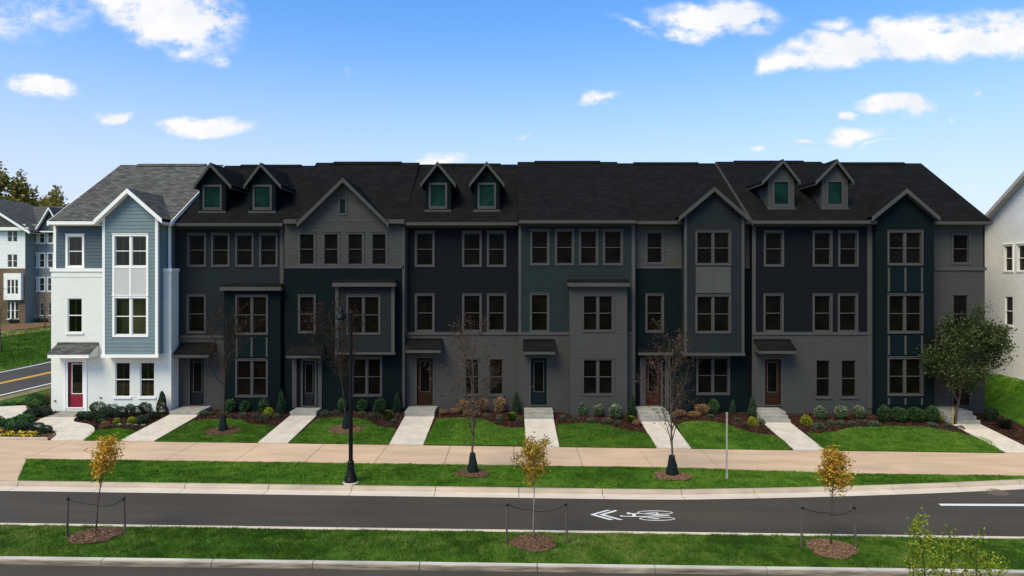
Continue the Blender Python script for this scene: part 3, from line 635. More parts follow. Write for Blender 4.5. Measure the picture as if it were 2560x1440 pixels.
    def roof(s, mat, x0, x1, ye, ze, yr, zr, vent=True, rake=(True, True), fascia=True):
        t = 0.16; yb = 2*yr - ye
        o = MB().prism([(ye, ze), (yr, zr), (yb, ze), (yb, ze-t), (yr, zr-t), (ye, ze-t)], 'x', x0, x1).build('roof', mat, s.root)
        if vent:
            L_ = x1 - x0; MB().prism([(yr-0.28, zr-0.14), (yr-0.24, zr-0.06), (yr, zr+0.07), (yr+0.24, zr-0.06), (yr+0.28, zr-0.14)], 'x', x0 + L_*0.17, x1 - L_*0.17).build('ridge_vent', mat, o)
        sl = (zr-ze)/(yr-ye)
        if fascia:
            MB().box(x0+0.02, x1-0.02, ye-0.10, ye+0.012, ze-0.20, ze-0.035).build('fascia', s.trim, o)
            MB().box(x0+0.03, x1-0.03, ye+0.014, ye+0.55, ze-0.235, ze-0.205).build('soffit', s.trim, o)
        for k, xx in ((0, x0), (1, x1)):
            if rake[k]:
                MB().prism([(ye-0.02, ze-0.03), (yr, zr-0.03), (yr, zr-0.26), (ye-0.02, ze-0.26)], 'x', xx-0.048, xx+0.048).build('rake_board', s.trim, o)
        s.ro = o; s.rp = (ye, ze, sl); s.zr = zr; s.roofmat = mat; return o
    def front_gable(s, mat, apex, le, re, Yf, ydeep, t=0.16, board=0.20, soffit=True):
        """gable roof with its ridge running back; apex/le/re picture points of the rake tips in plane Yf"""
        xa, za = X(apex[0], Yf), Z(apex[1], Yf); xl, zl = X(le[0], Yf), Z(le[1], Yf); xr, zr = X(re[0], Yf), Z(re[1], Yf)
        o = MB().prism([(xl, zl), (xa, za), (xr, zr), (xr, zr-t), (xa, za-t*1.35), (xl, zl-t)], 'y', Yf, ydeep).build('gable_roof', mat, s.root)
        for nm, A, B in (('l', (xl, zl), (xa, za)), ('r', (xa, za), (xr, zr))):
            MB().prism([(A[0], A[1]-0.02), (B[0], B[1]-0.02), (B[0], B[1]-0.02-board*1.2), (A[0], A[1]-0.02-board*1.2)], 'y', Yf-0.035, Yf+0.03).build('rake_board', s.trim, o)
        if soffit:
            for A, B in (((xl, zl), (xa, za)), ((xa, za), (xr, zr))):
                MB().prism([(A[0], A[1]-t*1.4), (B[0], B[1]-t*1.4), (B[0], B[1]-t*1.4-0.02), (A[0], A[1]-t*1.4-0.02)], 'y', Yf+0.032, Yf+0.40).build('soffit', s.trim, o)
        for (xx, z_, sgn) in ((xl, zl, 1), (xr, zr, -1)):   # level eave boards running back
            MB().box(min(xx, xx+sgn*0.06), max(xx, xx+sgn*0.06), Yf+0.04, ydeep-0.02, z_-0.22, z_-0.02).build('eave_board', s.trim, o)
        return o
    def dormer(s, cx, half, eave_half, top, eave, bottom, wallmat, glass, wrect, Yd=None):
        """gabled dormer standing on the main roof; picture units in its front plane"""
        ye, ze, sl = s.rp
        a = (bottom - HY) / F; Yd = (CZ - ze + sl*ye) / (sl + a)          # where the sill line meets the roof slope
        xl, xr = X(cx-half, Yd), X(cx+half, Yd); zb = Z(bottom, Yd) - 0.05; zt = Z(eave, Yd)
        yb = ye + (zt + 0.1 - ze) / sl
        d = empty('dormer', tuple(OFF[s.root])); d.parent = s.root; d.location = (0, 0, 0); OFF[d] = OFF[s.root]
        xa, za = (xl+xr)/2, Z(top, Yd)
        mb = MB(); R = s.rect(Yd, wrect); facade_mb(mb, Yd, (xl, xr, zb, zt), [R], 0.1)
        k = (za - 0.1 - zt); mb.face([(xl, Yd, zt), (xr, Yd, zt), (xa, Yd, za-0.12)])
        mb.face([(xl, Yd, zb), (xl, Yd, zt), (xl, yb, zt)]); mb.face([(xr, Yd, zb), (xr, yb, zt), (xr, Yd, zt)])
        mb.build('wall', wallmat, d, recalc=False)
        Yf = Yd - 0.28; xl2, xr2, zl2 = X(cx-eave_half, Yf), X(cx+eave_half, Yf), Z(eave+2, Yf); za2 = Z(top, Yf)
        yr_ = min(ye + (za2 - ze)/sl + 0.1, ye + (s.zr - ze)/sl)
        MB().prism([(xl2, zl2), (xa, za2), (xr2, zl2), (xr2, zl2-0.12), (xa, za2-0.16), (xl2, zl2-0.12)], 'y', Yf, yr_).build('roof', s.roofmat, d)
        m = MB()
        for A, B in (((xl2, zl2), (xa, za2)), ((xa, za2), (xr2, zl2))):
            m.prism([(A[0], A[1]-0.02), (B[0], B[1]-0.02), (B[0], B[1]-0.23), (A[0], A[1]-0.23)], 'y', Yf-0.03, Yf+0.03)
        m.box(xl2+0.02, xl2+0.07, Yf+0.031, ye+(zl2-ze)/sl+0.1, zl2-0.22, zl2-0.05); m.box(xr2-0.07, xr2-0.02, Yf+0.031, ye+(zl2-ze)/sl+0.1, zl2-0.22, zl2-0.05)
        m.build('trim', s.trim, d)
        m = MB(); C = 0.11; x0, x1, z0, z1 = R; y_ = Yd-0.03
        m.box(x0-C, x0, y_, Yd+0.05, z0-0.16, z1+C); m.box(x1, x1+C, y_, Yd+0.05, z0-0.16, z1+C); m.box(x0, x1, y_, Yd+0.05, z1, z1+C); m.box(x0, x1, y_, Yd+0.05, z0-0.16, z0)
        m.box(xl-0.03, xr+0.03, Yd-0.06, Yd+0.03, zb-0.02, zb+0.13)
        m.build('window_frame', s.trim, d)
        MB().box(x0, x1, Yd+0.03, Yd+0.04, z0, z1).build('pane', glass, d)
    def canopy(s, mat, Y, px0, px1, top, bot, proj=0.85, fas=10):
        """small shed roof over the door; px0..px1 of its front edge"""
        Yf = Y - proj; x0, x1 = X(px0, Yf), X(px1, Yf); zt = Z(top, Y); zb = Z(bot, Yf)
        c = MB().prism([(Y, zt), (Yf, zb), (Yf, zb-0.05), (Y, zt-0.06)], 'x', x0, x1).build('canopy', mat, s.root)
        m = MB(); h = fas * Yf / F
        m.box(x0+0.02, x1-0.02, Yf+0.02, Yf+0.07, zb-0.05-h, zb-0.045)
        for xx in (x0+0.03, x1-0.07): m.prism([(Y, zt-0.08), (Yf+0.071, zb-0.055), (Yf+0.071, zb-0.05-h), (Y, zb-0.05-h)], 'x', xx, xx+0.045)
        m.box(x0+0.08, x1-0.08, Yf+0.075, Y, zb-0.05-h+0.01, zb-0.03-h)
        m.build('canopy_trim', s.trim, c)
        MB().box(x0+0.02, x1-0.02, Y-0.10, Y, zt-0.04, zt+0.05).build('flashing', mat, c)
    def door(s, Y, r, mat, glass=None, glassr=None, surround=None, recess=0.14):
        x0, x1, z0, z1 = s.rect(Y, r); yd = Y + recess
        g = s.rect(Y, glassr) if glassr else (x0+(x1-x0)*.22, x1-(x1-x0)*.22, z0+(z1-z0)*.28, z1-(z1-z0)*.08)
        mb = MB(); 
        for a, b, c, d in cells((x0, x1, z0, z1), [g]): mb.box(a, b, yd-0.05, yd, c, d)
        for q in range(2):                       # raised lower panels
            zz0 = z0 + 0.10 + q * (g[2]-z0-0.14)/2; mb.box(x0+0.12, x1-0.12, yd-0.062, yd-0.05, zz0, zz0 + (g[2]-z0-0.14)/2 - 0.06)
        d = mb.build('door', mat, s.root)
        m = MB(); t = 0.035; a, b, c, e = g; y0 = yd-0.065
        m.box(a-t, a, y0, yd-0.02, c-t, e+t); m.box(b, b+t, y0, yd-0.02, c-t, e+t); m.box(a, b, y0, yd-0.02, e, e+t); m.box(a, b, y0, yd-0.02, c-t, c)
        m.build('glazing_bead', s.trim, d)
        MB().box(a, b, yd-0.035, yd-0.025, c, e).build('pane', glass or s.glass, d)
        hx = x0 + 0.06
        MB().tube([(hx, yd-0.05, z0+0.95), (hx, yd-0.11, z0+0.95), (hx+0.09, yd-0.11, z0+0.95)], [0.012, 0.012, 0.012], 6).build('handle', M_IRON, d)
        MB().box(x0-0.03, x1+0.03, Y-0.04, yd-0.052, z0-0.06, z0).build('threshold', s.trim, d)
        m = MB(); m.box(x0-0.10, x0, Y-0.02, yd-0.06, z0-0.05, z1+0.10); m.box(x1, x1+0.10, Y-0.02, yd-0.06, z0-0.05, z1+0.10); m.box(x0, x1, Y-0.02, yd-0.06, z1, z1+0.10)
        m.build('door_frame', s.trim, s.root)
        if s.rooms:
            y1 = Y + 1.8; a, b, c, e = x0-0.3, x1+0.3, z0-0.02, z1+0.2; y0 = yd+0.01; m = MB()
            m.face([(a,y1,c),(b,y1,c),(b,y1,e),(a,y1,e)]); m.face([(a,y0,c),(a,y1,c),(a,y1,e),(a,y0,e)]); m.face([(b,y0,c),(b,y0,e),(b,y1,e),(b,y1,c)]); m.face([(a,y0,e),(a,y1,e),(b,y1,e),(b,y0,e)]); m.face([(a,y0,c),(b,y0,c),(b,y1,c),(a,y1,c)])
            m.build('hall', M_ROOM, d, recalc=False)
    def siding(s, parent, mat, Y, xspan, z0, z1, openings, pitch=0.185):
        """lapped boards, one object each; xspan(z) -> (x0,x1)"""
        n = int(round((z1 - z0) / pitch)); h = (z1 - z0) / n
        for k in range(n):
            a, b = z0 + k*h, z0 + (k+1)*h; lo0, lo1 = xspan(a); hi0, hi1 = xspan(b)
            cuts = [(lo0, lo1, hi0, hi1)]
            for o in openings:
                if o[2] < b - 0.02 and o[3] > a + 0.02:
                    new = []
                    for (p, q, r, t) in cuts:
                        if o[0] <= p and o[1] >= q: continue
                        if o[1] <= p or o[0] >= q: new.append((p, q, r, t)); continue
                        if o[0] > p: new.append((p, o[0], r, o[0]))
                        if o[1] < q: new.append((o[1], q, o[1], t))
                    cuts = new
            for (p, q, r, t) in cuts:
                if q - p < 0.03: continue
                m = MB(); y0, y1, yb = Y-0.026, Y-0.008, Y+0.005
                V = [(p,y0,a+0.002),(q,y0,a+0.002),(t,y1,b),(r,y1,b),(p,yb,a+0.002),(q,yb,a+0.002),(t,yb,b),(r,yb,b)]
                m.v = V; m.f = [(0,1,2,3),(4,7,6,5),(0,4,5,1),(1,5,6,2),(2,6,7,3),(3,7,4,0)]
                m.build('siding_board', mat, parent)
def sh(r, d=5): return (r[0]+d, r[1]-d, r[2]+d, r[3]-d)
BX = [X(120, 35.85), -17.93, -12.15, -5.74, 0.34, 6.53, 12.65, 19.2, X(2480, 36.3)]      # party lines of the roofs
# ---- the white end house
Yb, Y3, Yv = 36.0, 36.35, 35.35
h = House('townhouse', X(128, Yb), X(428, Yb), Yb, 'white painted brick end townhouse with blue-grey gabled bay and crimson door', trim=W_TRIM, glass=C_GLASS, rooms=True, zb=0.5)
w2 = (169, 205, 746, 831); dr = (170, 208, 905, 1018); wa = (288, 325, 906, 992); wb = (350, 386, 906, 992)
h.wall('brick_wall', W_BRICK, Yb, [(128, 428, 678, 1030)], [w2, dr, wa, wb])
h.body(W_BRICK, X(128, Yb), X(428, Yb), Yb, 48.8, Z(678, Yb))
for r in ((126, 262, 671, 679), (388, 430, 671, 679)): h.board('parapet_cap', W_TRIM, Yb, r, 0.05, 0.5)
h.board('brick_band', W_BRICK, Yb, (127.8, 258, 686, 693), 0.02, 0.01)
MB().box(X(428, Yb)-0.02, X(428, Yb)+0.05, Yb+0.5, 37.2, Z(679, Yb), Z(671, Yb)).build('parapet_cap', W_TRIM, h.root)
w3 = (170, 206, 591, 665)
up = h.wall('upper_wall', W_SLATE, Y3, [(137, 425, 548, 690)], [w3])
m = MB(); xs0, xs1 = X(137, Y3), X(427, Y3)
for xx in (xs0, xs1): m.face([(xx, Y3, Z(690, Y3)), (xx, 48.8, Z(690, Y3)), (xx, 48.8, Z(548, Y3)), (xx, Y3, Z(548, Y3))])
m.build('side_wall', W_SLATE, h.root, recalc=False)
c3 = h.rect(Y3, (164, 212, 585, 671))
h.siding(up, W_SLATE, Y3, lambda z: (X(141, Y3), X(258, Y3)), Z(672, Y3), Z(562, Y3), [c3])
h.siding(up, W_SLATE, Y3, lambda z: (X(398, Y3), X(421, Y3)), Z(672, Y3), Z(562, Y3), [])
h.corner(Y3, (134.5, 141, 560, 672), 0.03); h.corner(Y3, (421, 428, 560, 672), 0.03)
h.board('frieze', W_TRIM, Y3, (141, 421, 556, 564), 0.028, 0.01)
MB().tube([(X(405.5, Y3), Y3-0.07, Z(672, Y3)), (X(405.5, Y3), Y3-0.07, Z(560, Y3))], [0.035, 0.035], 8).build('downspout', W_TRIM, h.root)
h.window(Y3, w3, 1, 0.115)
h.window(Yb, w2, 1, 0.0, True); h.window(Yb, wa, 1, 0.0, True); h.window(Yb, wb, 1, 0.0, True)
# bay
bx0, bx1 = X(259, Yv), X(393, Yv); zb0 = Z(886, Yv); zeave = Z(545, Yv); xa = (bx0+bx1)/2; za = Z(482, Yv); ztri = zeave
wt = (287, 366, 590, 665); wm = (287, 366, 745, 837)
R1, R2 = h.rect(Yv, wt), h.rect(Yv, wm)
mb = MB(); facade_mb(mb, Yv, (bx0, bx1, zb0, zeave), [R1, R2]); mb.face([(bx0, Yv, zeave), (bx1, Yv, zeave), (xa, Yv, za)])
for xx in (bx0, bx1): mb.face([(xx, Yv, zb0), (xx, Yv, zeave), (xx, 36.6, zeave), (xx, 36.6, zb0)])
mb.face([(bx0, Yv, zb0), (bx0, 36.1, zb0), (bx1, 36.1, zb0), (bx1, Yv, zb0)])
bay = mb.build('bay', W_BAY, h.root, recalc=False)
def bspan(z):
    if z <= zeave: return (bx0+0.05, bx1-0.05)
    t = clamp((z - zeave) / (za - zeave), 0, 1); return (max(bx0+0.05, bx0 + (xa-bx0)*t), min(bx1-0.05, bx1 + (xa-bx1)*t))
cas1 = h.rect(Yv, (281, 372, 584, 846))
h.siding(bay, W_BAY, Yv, bspan, zb0, za, [cas1])
h.window(Yv, wt, 2, 0.115); h.window(Yv, wm, 2, 0.115)
pz0, pz1 = R2[3] + 0.12, R1[2] - 0.12; x0, x1 = R1[0], R1[1]; xm = (x0+x1)/2
for a, b in ((x0, xm-0.05), (xm+0.05, x1)): MB().box(a, b, Yv-0.02, Yv+0.01, pz0, pz1).build('panel', W_PANEL, bay)
for a, b in ((x0-0.115, x0), (xm-0.05, xm+0.05), (x1, x1+0.115)): MB().box(a, b, Yv-0.034, Yv+0.01, pz0+0.001, pz1-0.001).build('panel_frame', W_TRIM, bay)
for a, b in ((bx0-0.05, bx0+0.09), (bx1-0.09, bx1+0.05)): MB().box(a, b, Yv-0.04, Yv+0.11, zb0, zeave).build('corner_board', W_TRIM, bay)
MB().box(bx0-0.09, bx1+0.11, Yv-0.10, 36.02, zb0-0.16, zb0-0.002).build('bay_sill', W_TRIM, bay)
h.door(Yb, dr, W_DOOR, None, (178.5, 203.5, 911, 984))
h.board('door_surround', W_TRIM, Yb, (160, 165, 898, 1026), 0.04, 0.01); h.board('door_surround', W_TRIM, Yb, (213, 218, 898, 1026), 0.04, 0.01); h.board('door_surround', W_TRIM, Yb, (160, 218, 893, 899.5), 0.045, 0.01)
h.canopy(W_ROOF, Yb, 117, 222, 858, 884, 0.85, 9)
for px, py in ((138, 1002), (252, 994)): MB().box(X(px, Yb)-0.05, X(px, Yb)+0.05, Yb-0.05, Yb, Z(py, Yb)-0.035, Z(py, Yb)+0.035).build('vent', M_IRON, h.root)
h.roof(W_ROOF, BX[0], BX[1], 35.85, Z(552, 35.85), 42.5, Z(412, 42.5))
h.gable_side(W_SLATE, X(137, Y3), 35.85, Z(552, 35.85), 42.5, Z(412, 42.5)); h.gable_side(W_SLATE, X(427, Y3), 35.85, Z(552, 35.85), 42.5, Z(412, 42.5))
h.front_gable(W_ROOF, (318, 470), (234, 549), (405, 546), 35.0, 39.2)
# ---- the seven dimmed houses
def unit(k, px0, px1, Y, label, walls, wins, door, doormat, eave, ridge, Ye, yr, canopy=None, sidemat=None, glassd=None, fascia=True):
    h = House('townhouse', X(px0, Y), X(px1, Y), Y, label, trim=D_TRIM, glass=D_GLASS)
    ops = [sh(w[0]) if w[2] else w[0] for w in wins] + ([door] if door else [])
    for nm, mat, rects in walls:
        h.wall(nm, mat, Y, rects, ops)
    sm = sidemat or walls[0][1]
    h.body(sm, X(px0, Y), X(px1, Y), Y, 2*yr - Ye - 0.5, Z(eave+4, Y))
    for r, n, cas in wins: h.window(Y, sh(r) if cas else r, n, 0.10 if cas else 0.0, not cas)
    if door: h.door(Y, door, doormat, D_GLASS)
    h.roof(D_ROOF, BX[k]+(0.055 if k == 1 else 0.002), BX[k+1]-0.002, Ye, Z(eave, Ye), yr, Z(ridge, yr), fascia=fascia, rake=(k == 6, False))
    if fascia: h.board('frieze', D_TRIM, Y, (px0+8, px1-8, eave+9, eave+16), 0.025, 0.01)
    if canopy: h.canopy(D_ROOF, Y, *canopy)
    return h
def box_bay(h, mat, Yv, px0, px1, top, bot, wins, panels=(), Yw=36.8, roofm=True, trimtop=True, pmat=None, frame=False, sill=True, glass=None):
    """projecting flat-topped bay with small shed roof"""
    x0, x1 = X(px0, Yv), X(px1, Yv); z1 = Z(top, Yv); z0 = h.zb if bot >= 1015 else Z(bot, Yv)
    mb = MB(); facade_mb(mb, Yv, (x0, x1, z0, z1), [h.rect(Yv, sh(w[0])) for w in wins])
    for xx in (x0, x1): mb.face([(xx, Yv, z0), (xx, Yv, z1), (xx, Yw+0.1, z1), (xx, Yw+0.1, z0)])
    mb.face([(x0, Yv, z1), (x1, Yv, z1), (x1, Yw, z1), (x0, Yw, z1)]); mb.face([(x0, Yv, z0), (x0, Yw, z0), (x1, Yw, z0), (x1, Yv, z0)])
    b = mb.build('bay', mat, h.root, recalc=False)
    for r, n in wins: h.window(Yv, sh(r), n, 0.09)
    for r in panels:
        R = h.rect(Yv, r); xm = (R[0]+R[1])/2
        for a, c in ((R[0], xm-0.05), (xm+0.05, R[1])): MB().box(a, c, Yv-0.02, Yv+0.01, R[2], R[3]).build('panel', pmat or D_PANEL, b)
        for a in (R[0]-0.09, xm-0.05, R[1]): MB().box(a, a+(0.10 if a == xm-0.05 else 0.09), Yv-0.03, Yv+0.01, R[2], R[3]).build('panel_frame', D_TRIM, b)
    if roofm:
        zt = Z(top-14, Yw); MB().prism([(Yw, zt), (Yv-0.25, z1+0.16), (Yv-0.25, z1+0.11), (Yw, z1+0.11)], 'x', x0-0.1, x1+0.1).build('bay_roof', D_ROOF, b)
        MB().box(x0-0.12, x1+0.12, Yv-0.27, Yw-0.01, z1-0.09, z1+0.108).build('bay_fascia', D_TRIM, b)
    if frame:
        t = 0.14
        for a, c in ((x0-0.03, x0+t), (x1-t, x1+0.03)): MB().box(a, c, Yv-0.04, Yv+0.1, z0, z1-0.1).build('corner_board', D_TRIM, b)
    if sill and bot < 1015: MB().box(x0-0.06, x1+0.06, Yv-0.06, Yw-0.01, z0-0.14, z0-0.002).build('bay_sill', D_TRIM, b)
    return b
def gable_bay(h, mat, Yv, px0, px1, bot, apex, le, re, wallapex, eavey, wins, panels, Yw, pmat, corner=True):
    x0, x1 = X(px0, Yv), X(px1, Yv); ze = Z(eavey, Yv); z0 = h.zb if bot >= 1015 else Z(bot, Yv); xa = (x0+x1)/2
    mb = MB(); facade_mb(mb, Yv, (x0, x1, z0, ze), [h.rect(Yv, sh(w[0])) for w in wins]); mb.face([(x0, Yv, ze), (x1, Yv, ze), (xa, Yv, Z(wallapex, Yv))])
    for xx in (x0, x1): mb.face([(xx, Yv, z0), (xx, Yv, ze), (xx, Yw+0.3, ze), (xx, Yw+0.3, z0)])
    mb.face([(x0, Yv, z0), (x0, Yw, z0), (x1, Yw, z0), (x1, Yv, z0)])
    b = mb.build('bay', mat, h.root, recalc=False)
    for r, n in wins: h.window(Yv, sh(r), n, 0.10)
    for r in panels:
        R = h.rect(Yv, r); xm = (R[0]+R[1])/2
        for a, c in ((R[0], xm-0.05), (xm+0.05, R[1])): MB().box(a, c, Yv-0.02, Yv+0.01, R[2], R[3]).build('panel', pmat, b)
        for a in (R[0]-0.10, xm-0.05, R[1]): MB().box(a, a+0.10, Yv-0.03, Yv+0.01, R[2], R[3]).build('panel_frame', D_TRIM, b)
    if corner:
        
        for a, c in ((x0-0.05, x0+0.09), (x1-0.09, x1+0.05)): MB().box(a, c, Yv-0.04, Yv+0.1, z0, ze).build('corner_board', D_TRIM, b)
    if bot < 1015: MB().box(x0-0.08, x1+0.08, Yv-0.08, Yw-0.01, z0-0.15, z0-0.002).build('bay_sill', D_TRIM, b)
    h.front_gable(D_ROOF, apex, le, re, Yv-0.32, 39.3)
# next to the white house: slate, two dormers
h = unit(1, 431, 710, 36.8, 'dimmed slate townhouse with teal box bay, adjoining the white house', [('upper_wall', D_SLATE, [(431, 712, 548, 842)]), ('lower_wall', D_BRICK, [(431, 560, 842, 1030)])],
         [((468, 516, 583, 668), 1, 1), ((528, 575, 583, 668), 1, 1), ((588, 635, 583, 668), 1, 1), ((648, 695, 583, 668), 1, 1), ((467, 516, 736, 834), 1, 1)],
         (475, 510, 897, 1012), D_BLUE, 556, 414, 36.3, 42.6, (433, 523, 858, 884, 0.85, 8))
h.board('stone_cap', D_TRIM, 36.8, (431, 560, 838, 845), 0.05, 0.05)
box_bay(h, D_TEAL, 36.2, 560, 701, 722, 1030, [((588, 671, 737, 838), 2), ((588, 671, 897, 994), 2)], [(594, 665, 843, 892)], 36.8, pmat=D_TEALP)
h.corner(36.8, (700, 709, 566, 1020), 0.03)
for cx in (531, 656): h.dormer(cx, 33, 47, 406, 460, 531, D_TEAL, D_GREEN, (cx-19, cx+19, 467, 518))
# white-gabled house
h = unit(2, 711, 1010, 36.4, 'dimmed teal townhouse with charcoal front gable and slit attic window', [('upper_wall', D_PALE, [(711, 1010, 548, 668)]), ('lower_wall', D_TEAL, [(711, 1010, 668, 1030)])],
         [((745, 790, 580, 666), 1, 1), ((806, 850, 580, 666), 1, 1), ((866, 911, 580, 666), 1, 1), ((926, 970, 580, 666), 1, 1), ((745, 790, 737, 834), 1, 1), ((878, 956, 892, 992), 2, 1)],
         (757, 787, 902, 1014), D_BLUE, 553, 406.5, 36.45, 42.4, (714, 802, 862, 886, 0.7, 7), fascia=False)
for r in ((709, 742, 550, 559), (972, 1011, 550, 559)): h.board('fascia', D_TRIM, 36.1, r, 0.05, 0.33)
YG = 36.395
mb = MB(); xa, za = X(857, YG), Z(452, YG); gx0, gx1 = X(738, YG), X(976, YG); gz = Z(556, YG)
sr = h.rect(YG, (850, 864, 498, 534))
tl = lambda z: xa - (xa-gx0)*(za-z)/(za-gz); tr_ = lambda z: xa + (gx1-xa)*(za-z)/(za-gz)
zs_ = [gz, sr[2], sr[3], za - 0.01]
for c, d in zip(zs_[:-1], zs_[1:]):
    if c == sr[2]:
        mb.face([(tl(c), YG, c), (sr[0], YG, c), (sr[0], YG, d), (tl(d), YG, d)]); mb.face([(sr[1], YG, c), (tr_(c), YG, c), (tr_(d), YG, d), (sr[1], YG, d)])
    else: mb.face([(tl(c), YG, c), (tr_(c), YG, c), (tr_(d), YG, d), (tl(d), YG, d)])
mb.build('gable_wall', D_PALE, h.root, recalc=False)
h.window(YG, (850, 864, 498, 534), 1, 0.09, muntin=False, mid=1.0, glass=D_GREEN)
h.front_gable(D_ROOF, (857, 443), (742, 556), (972, 556), 36.02, 41.0)
h.board('belt_course', D_TRIM, 36.4, (711, 1010, 664, 671), 0.03, 0.01)
for r in ((731, 742, 893, 1020), (795, 805, 893, 1020)): h.board('door_pilaster', D_TRIM, 36.4, r, 0.05, 0.01)
box_bay(h, D_SLATE, 35.9, 840, 985, 712, 880, [((865, 952, 737, 838), 2)], [], 36.4, frame=True)
h.corner(36.4, (1006, 1012, 566, 1020), 0.03)
# navy with two dormers, pale brick base
h = unit(3, 1013, 1296, 36.8, 'dimmed navy townhouse with twin dormers and teal dormer gables over charcoal brick base', [('upper_wall', D_NAVY, [(1013, 1296, 548, 834)]), ('lower_wall', D_BRICK, [(1013, 1296, 834, 1030)])],
         [((1037, 1087, 578, 668), 1, 1), ((1155, 1205, 578, 668), 1, 1), ((1217, 1266, 578, 668), 1, 1), ((1037, 1087, 734, 831), 1, 1), ((1155, 1205, 734, 831), 1, 1), ((1217, 1266, 734, 831), 1, 1), ((1164, 1197, 898, 986), 1, 0), ((1224, 1257, 898, 986), 1, 0)],
         (1042, 1082, 895, 1012), D_BROWN, 554, 411, 36.3, 42.6, (1012, 1103, 848, 872, 0.8, 8))
h.board('stone_cap', D_TRIM, 36.8, (1013, 1296, 830, 837), 0.05, 0.02)
h.corner(36.8, (1013, 1018, 566, 830), 0.03)
for cx in (1095, 1217): h.dormer(cx, 32, 44, 403, 456, 528, D_TEAL, D_GREEN, (cx-18, cx+18, 462, 515))
# sage
h = unit(4, 1296, 1588, 36.4, 'dimmed sage townhouse with plain roof and charcoal two-storey box bay', [('upper_wall', D_SAGE, [(1296, 1588, 545, 834)]), ('lower_wall', D_BRICK, [(1296, 1588, 834, 1030)])],
         [((1325, 1374, 573, 664), 1, 1), ((1387, 1436, 573, 664), 1, 1), ((1447, 1496, 573, 664), 1, 1), ((1507, 1558, 573, 664), 1, 1), ((1324, 1374, 732, 832), 1, 1)],
         (1327, 1367, 895, 1012), D_DTEAL, 549, 404.5, 35.95, 42.4, (1308, 1389, 850, 876, 0.8, 8))
h.board('stone_cap', D_TRIM, 36.4, (1296, 1588, 830, 837), 0.045, 0.02)
box_bay(h, D_PALE, 35.8, 1425, 1568, 712, 1030, [((1454, 1536, 735, 831), 2), ((1454, 1536, 895, 990), 2)], [], 36.4)
h.corner(36.4, (1296, 1303, 562, 830), 0.03); h.corner(36.4, (1579, 1588, 562, 1020), 0.03)
# hanging gabled bay
h = unit(5, 1590, 1880, 36.8, 'dimmed teal townhouse with hanging gabled slate bay and dark red door', [('upper_wall', D_PALE, [(1590, 1880, 545, 668)]), ('lower_wall', D_TEAL, [(1590, 1880, 668, 1030)])],
         [((1613, 1660, 577, 662), 1, 1), ((1613, 1660, 734, 832), 1, 1), ((1740, 1825, 890, 988), 2, 1)], (1614, 1652, 897, 1012), D_RED, 551, 408, 36.3, 42.6, (1596, 1686, 872, 878, 0.7, 8))
h.board('belt_course', D_TRIM, 36.8, (1590, 1880, 664, 671), 0.03, 0.01)
for r in ((1600, 1609, 893, 1022), (1662, 1672, 893, 1022)): h.board('door_pilaster', D_TRIM, 36.8, r, 0.05, 0.01)
gable_bay(h, D_SLATE, 36.05, 1713, 1858, 882, (1786, 466), (1697, 541), (1872, 541), 478, 540, [((1738, 1828, 576, 664), 2), ((1738, 1828, 736, 834), 2)], [(1744, 1822, 667, 732)], 36.8, D_PANEL)
# navy with pale dormers
h = unit(6, 1880, 2187, 36.4, 'dimmed navy townhouse with twin charcoal dormers over tall charcoal brick base', [('upper_wall', D_NAVY, [(1880, 2187, 545, 834)]), ('lower_wall', D_BRICK, [(1880, 2187, 834, 1030)])],
         [((1909, 1960, 577, 667), 1, 1), ((2031, 2081, 577, 667), 1, 1), ((2095, 2146, 577, 667), 1, 1), ((1908, 1959, 734, 832), 1, 1), ((2031, 2081, 734, 832), 1, 1), ((2094, 2145, 734, 832), 1, 1), ((2041, 2075, 901, 992), 1, 0), ((2104, 2140, 901, 992), 1, 0)],
         (1912, 1952, 898, 1012), D_BROWN, 550, 404, 35.95, 42.4, (1898, 1992, 850, 874, 0.85, 8))
h.board('stone_cap', D_TRIM, 36.4, (1880, 2187, 830, 837), 0.045, 0.02)
h.corner(36.4, (1880, 1889, 562, 830), 0.03); h.corner(36.4, (2168, 2186, 562, 1020), 0.03)
for cx in (1953, 2087): h.dormer(cx, 33, 48, 397, 450, 522, D_PALE, D_GREEN, (cx-17, cx+17, 455, 510))
# end tower
h = unit(7, 2187, 2462, 36.8, 'dimmed teal gabled tower end townhouse with charcoal brick wing and leafy tree', [('upper_wall', D_PALE, [(2187, 2458, 545, 672)]), ('lower_wall', D_BRICK, [(2187, 2462, 672, 1030)])],
         [((2378, 2426, 582, 662), 1, 1), ((2384, 2420, 738, 832), 1, 0)], (2384, 2422, 897, 1012), D_BROWN, 552, 408, 36.3, 42.6)
h.board('parapet_cap', D_TRIM, 36.8, (2335, 2465, 668, 676), 0.06, 0.5)
gable_bay(h, D_TEAL, 36.0, 2190, 2335, 1030, (2267, 470), (2180, 541), (2350, 541), 482, 540, [((2218, 2308, 576, 664), 2), ((2218, 2308, 734, 834), 2), ((2218, 2308, 892, 990), 2)], [(2224, 2302, 669, 729), (2224, 2302, 839, 887), (2224, 2302, 995, 1012)], 36.8, D_TEALP, corner=False)
h.gable_side(D_PALE, X(2458, 36.8), 36.3, Z(552, 36.3), 42.6, Z(408, 42.6))
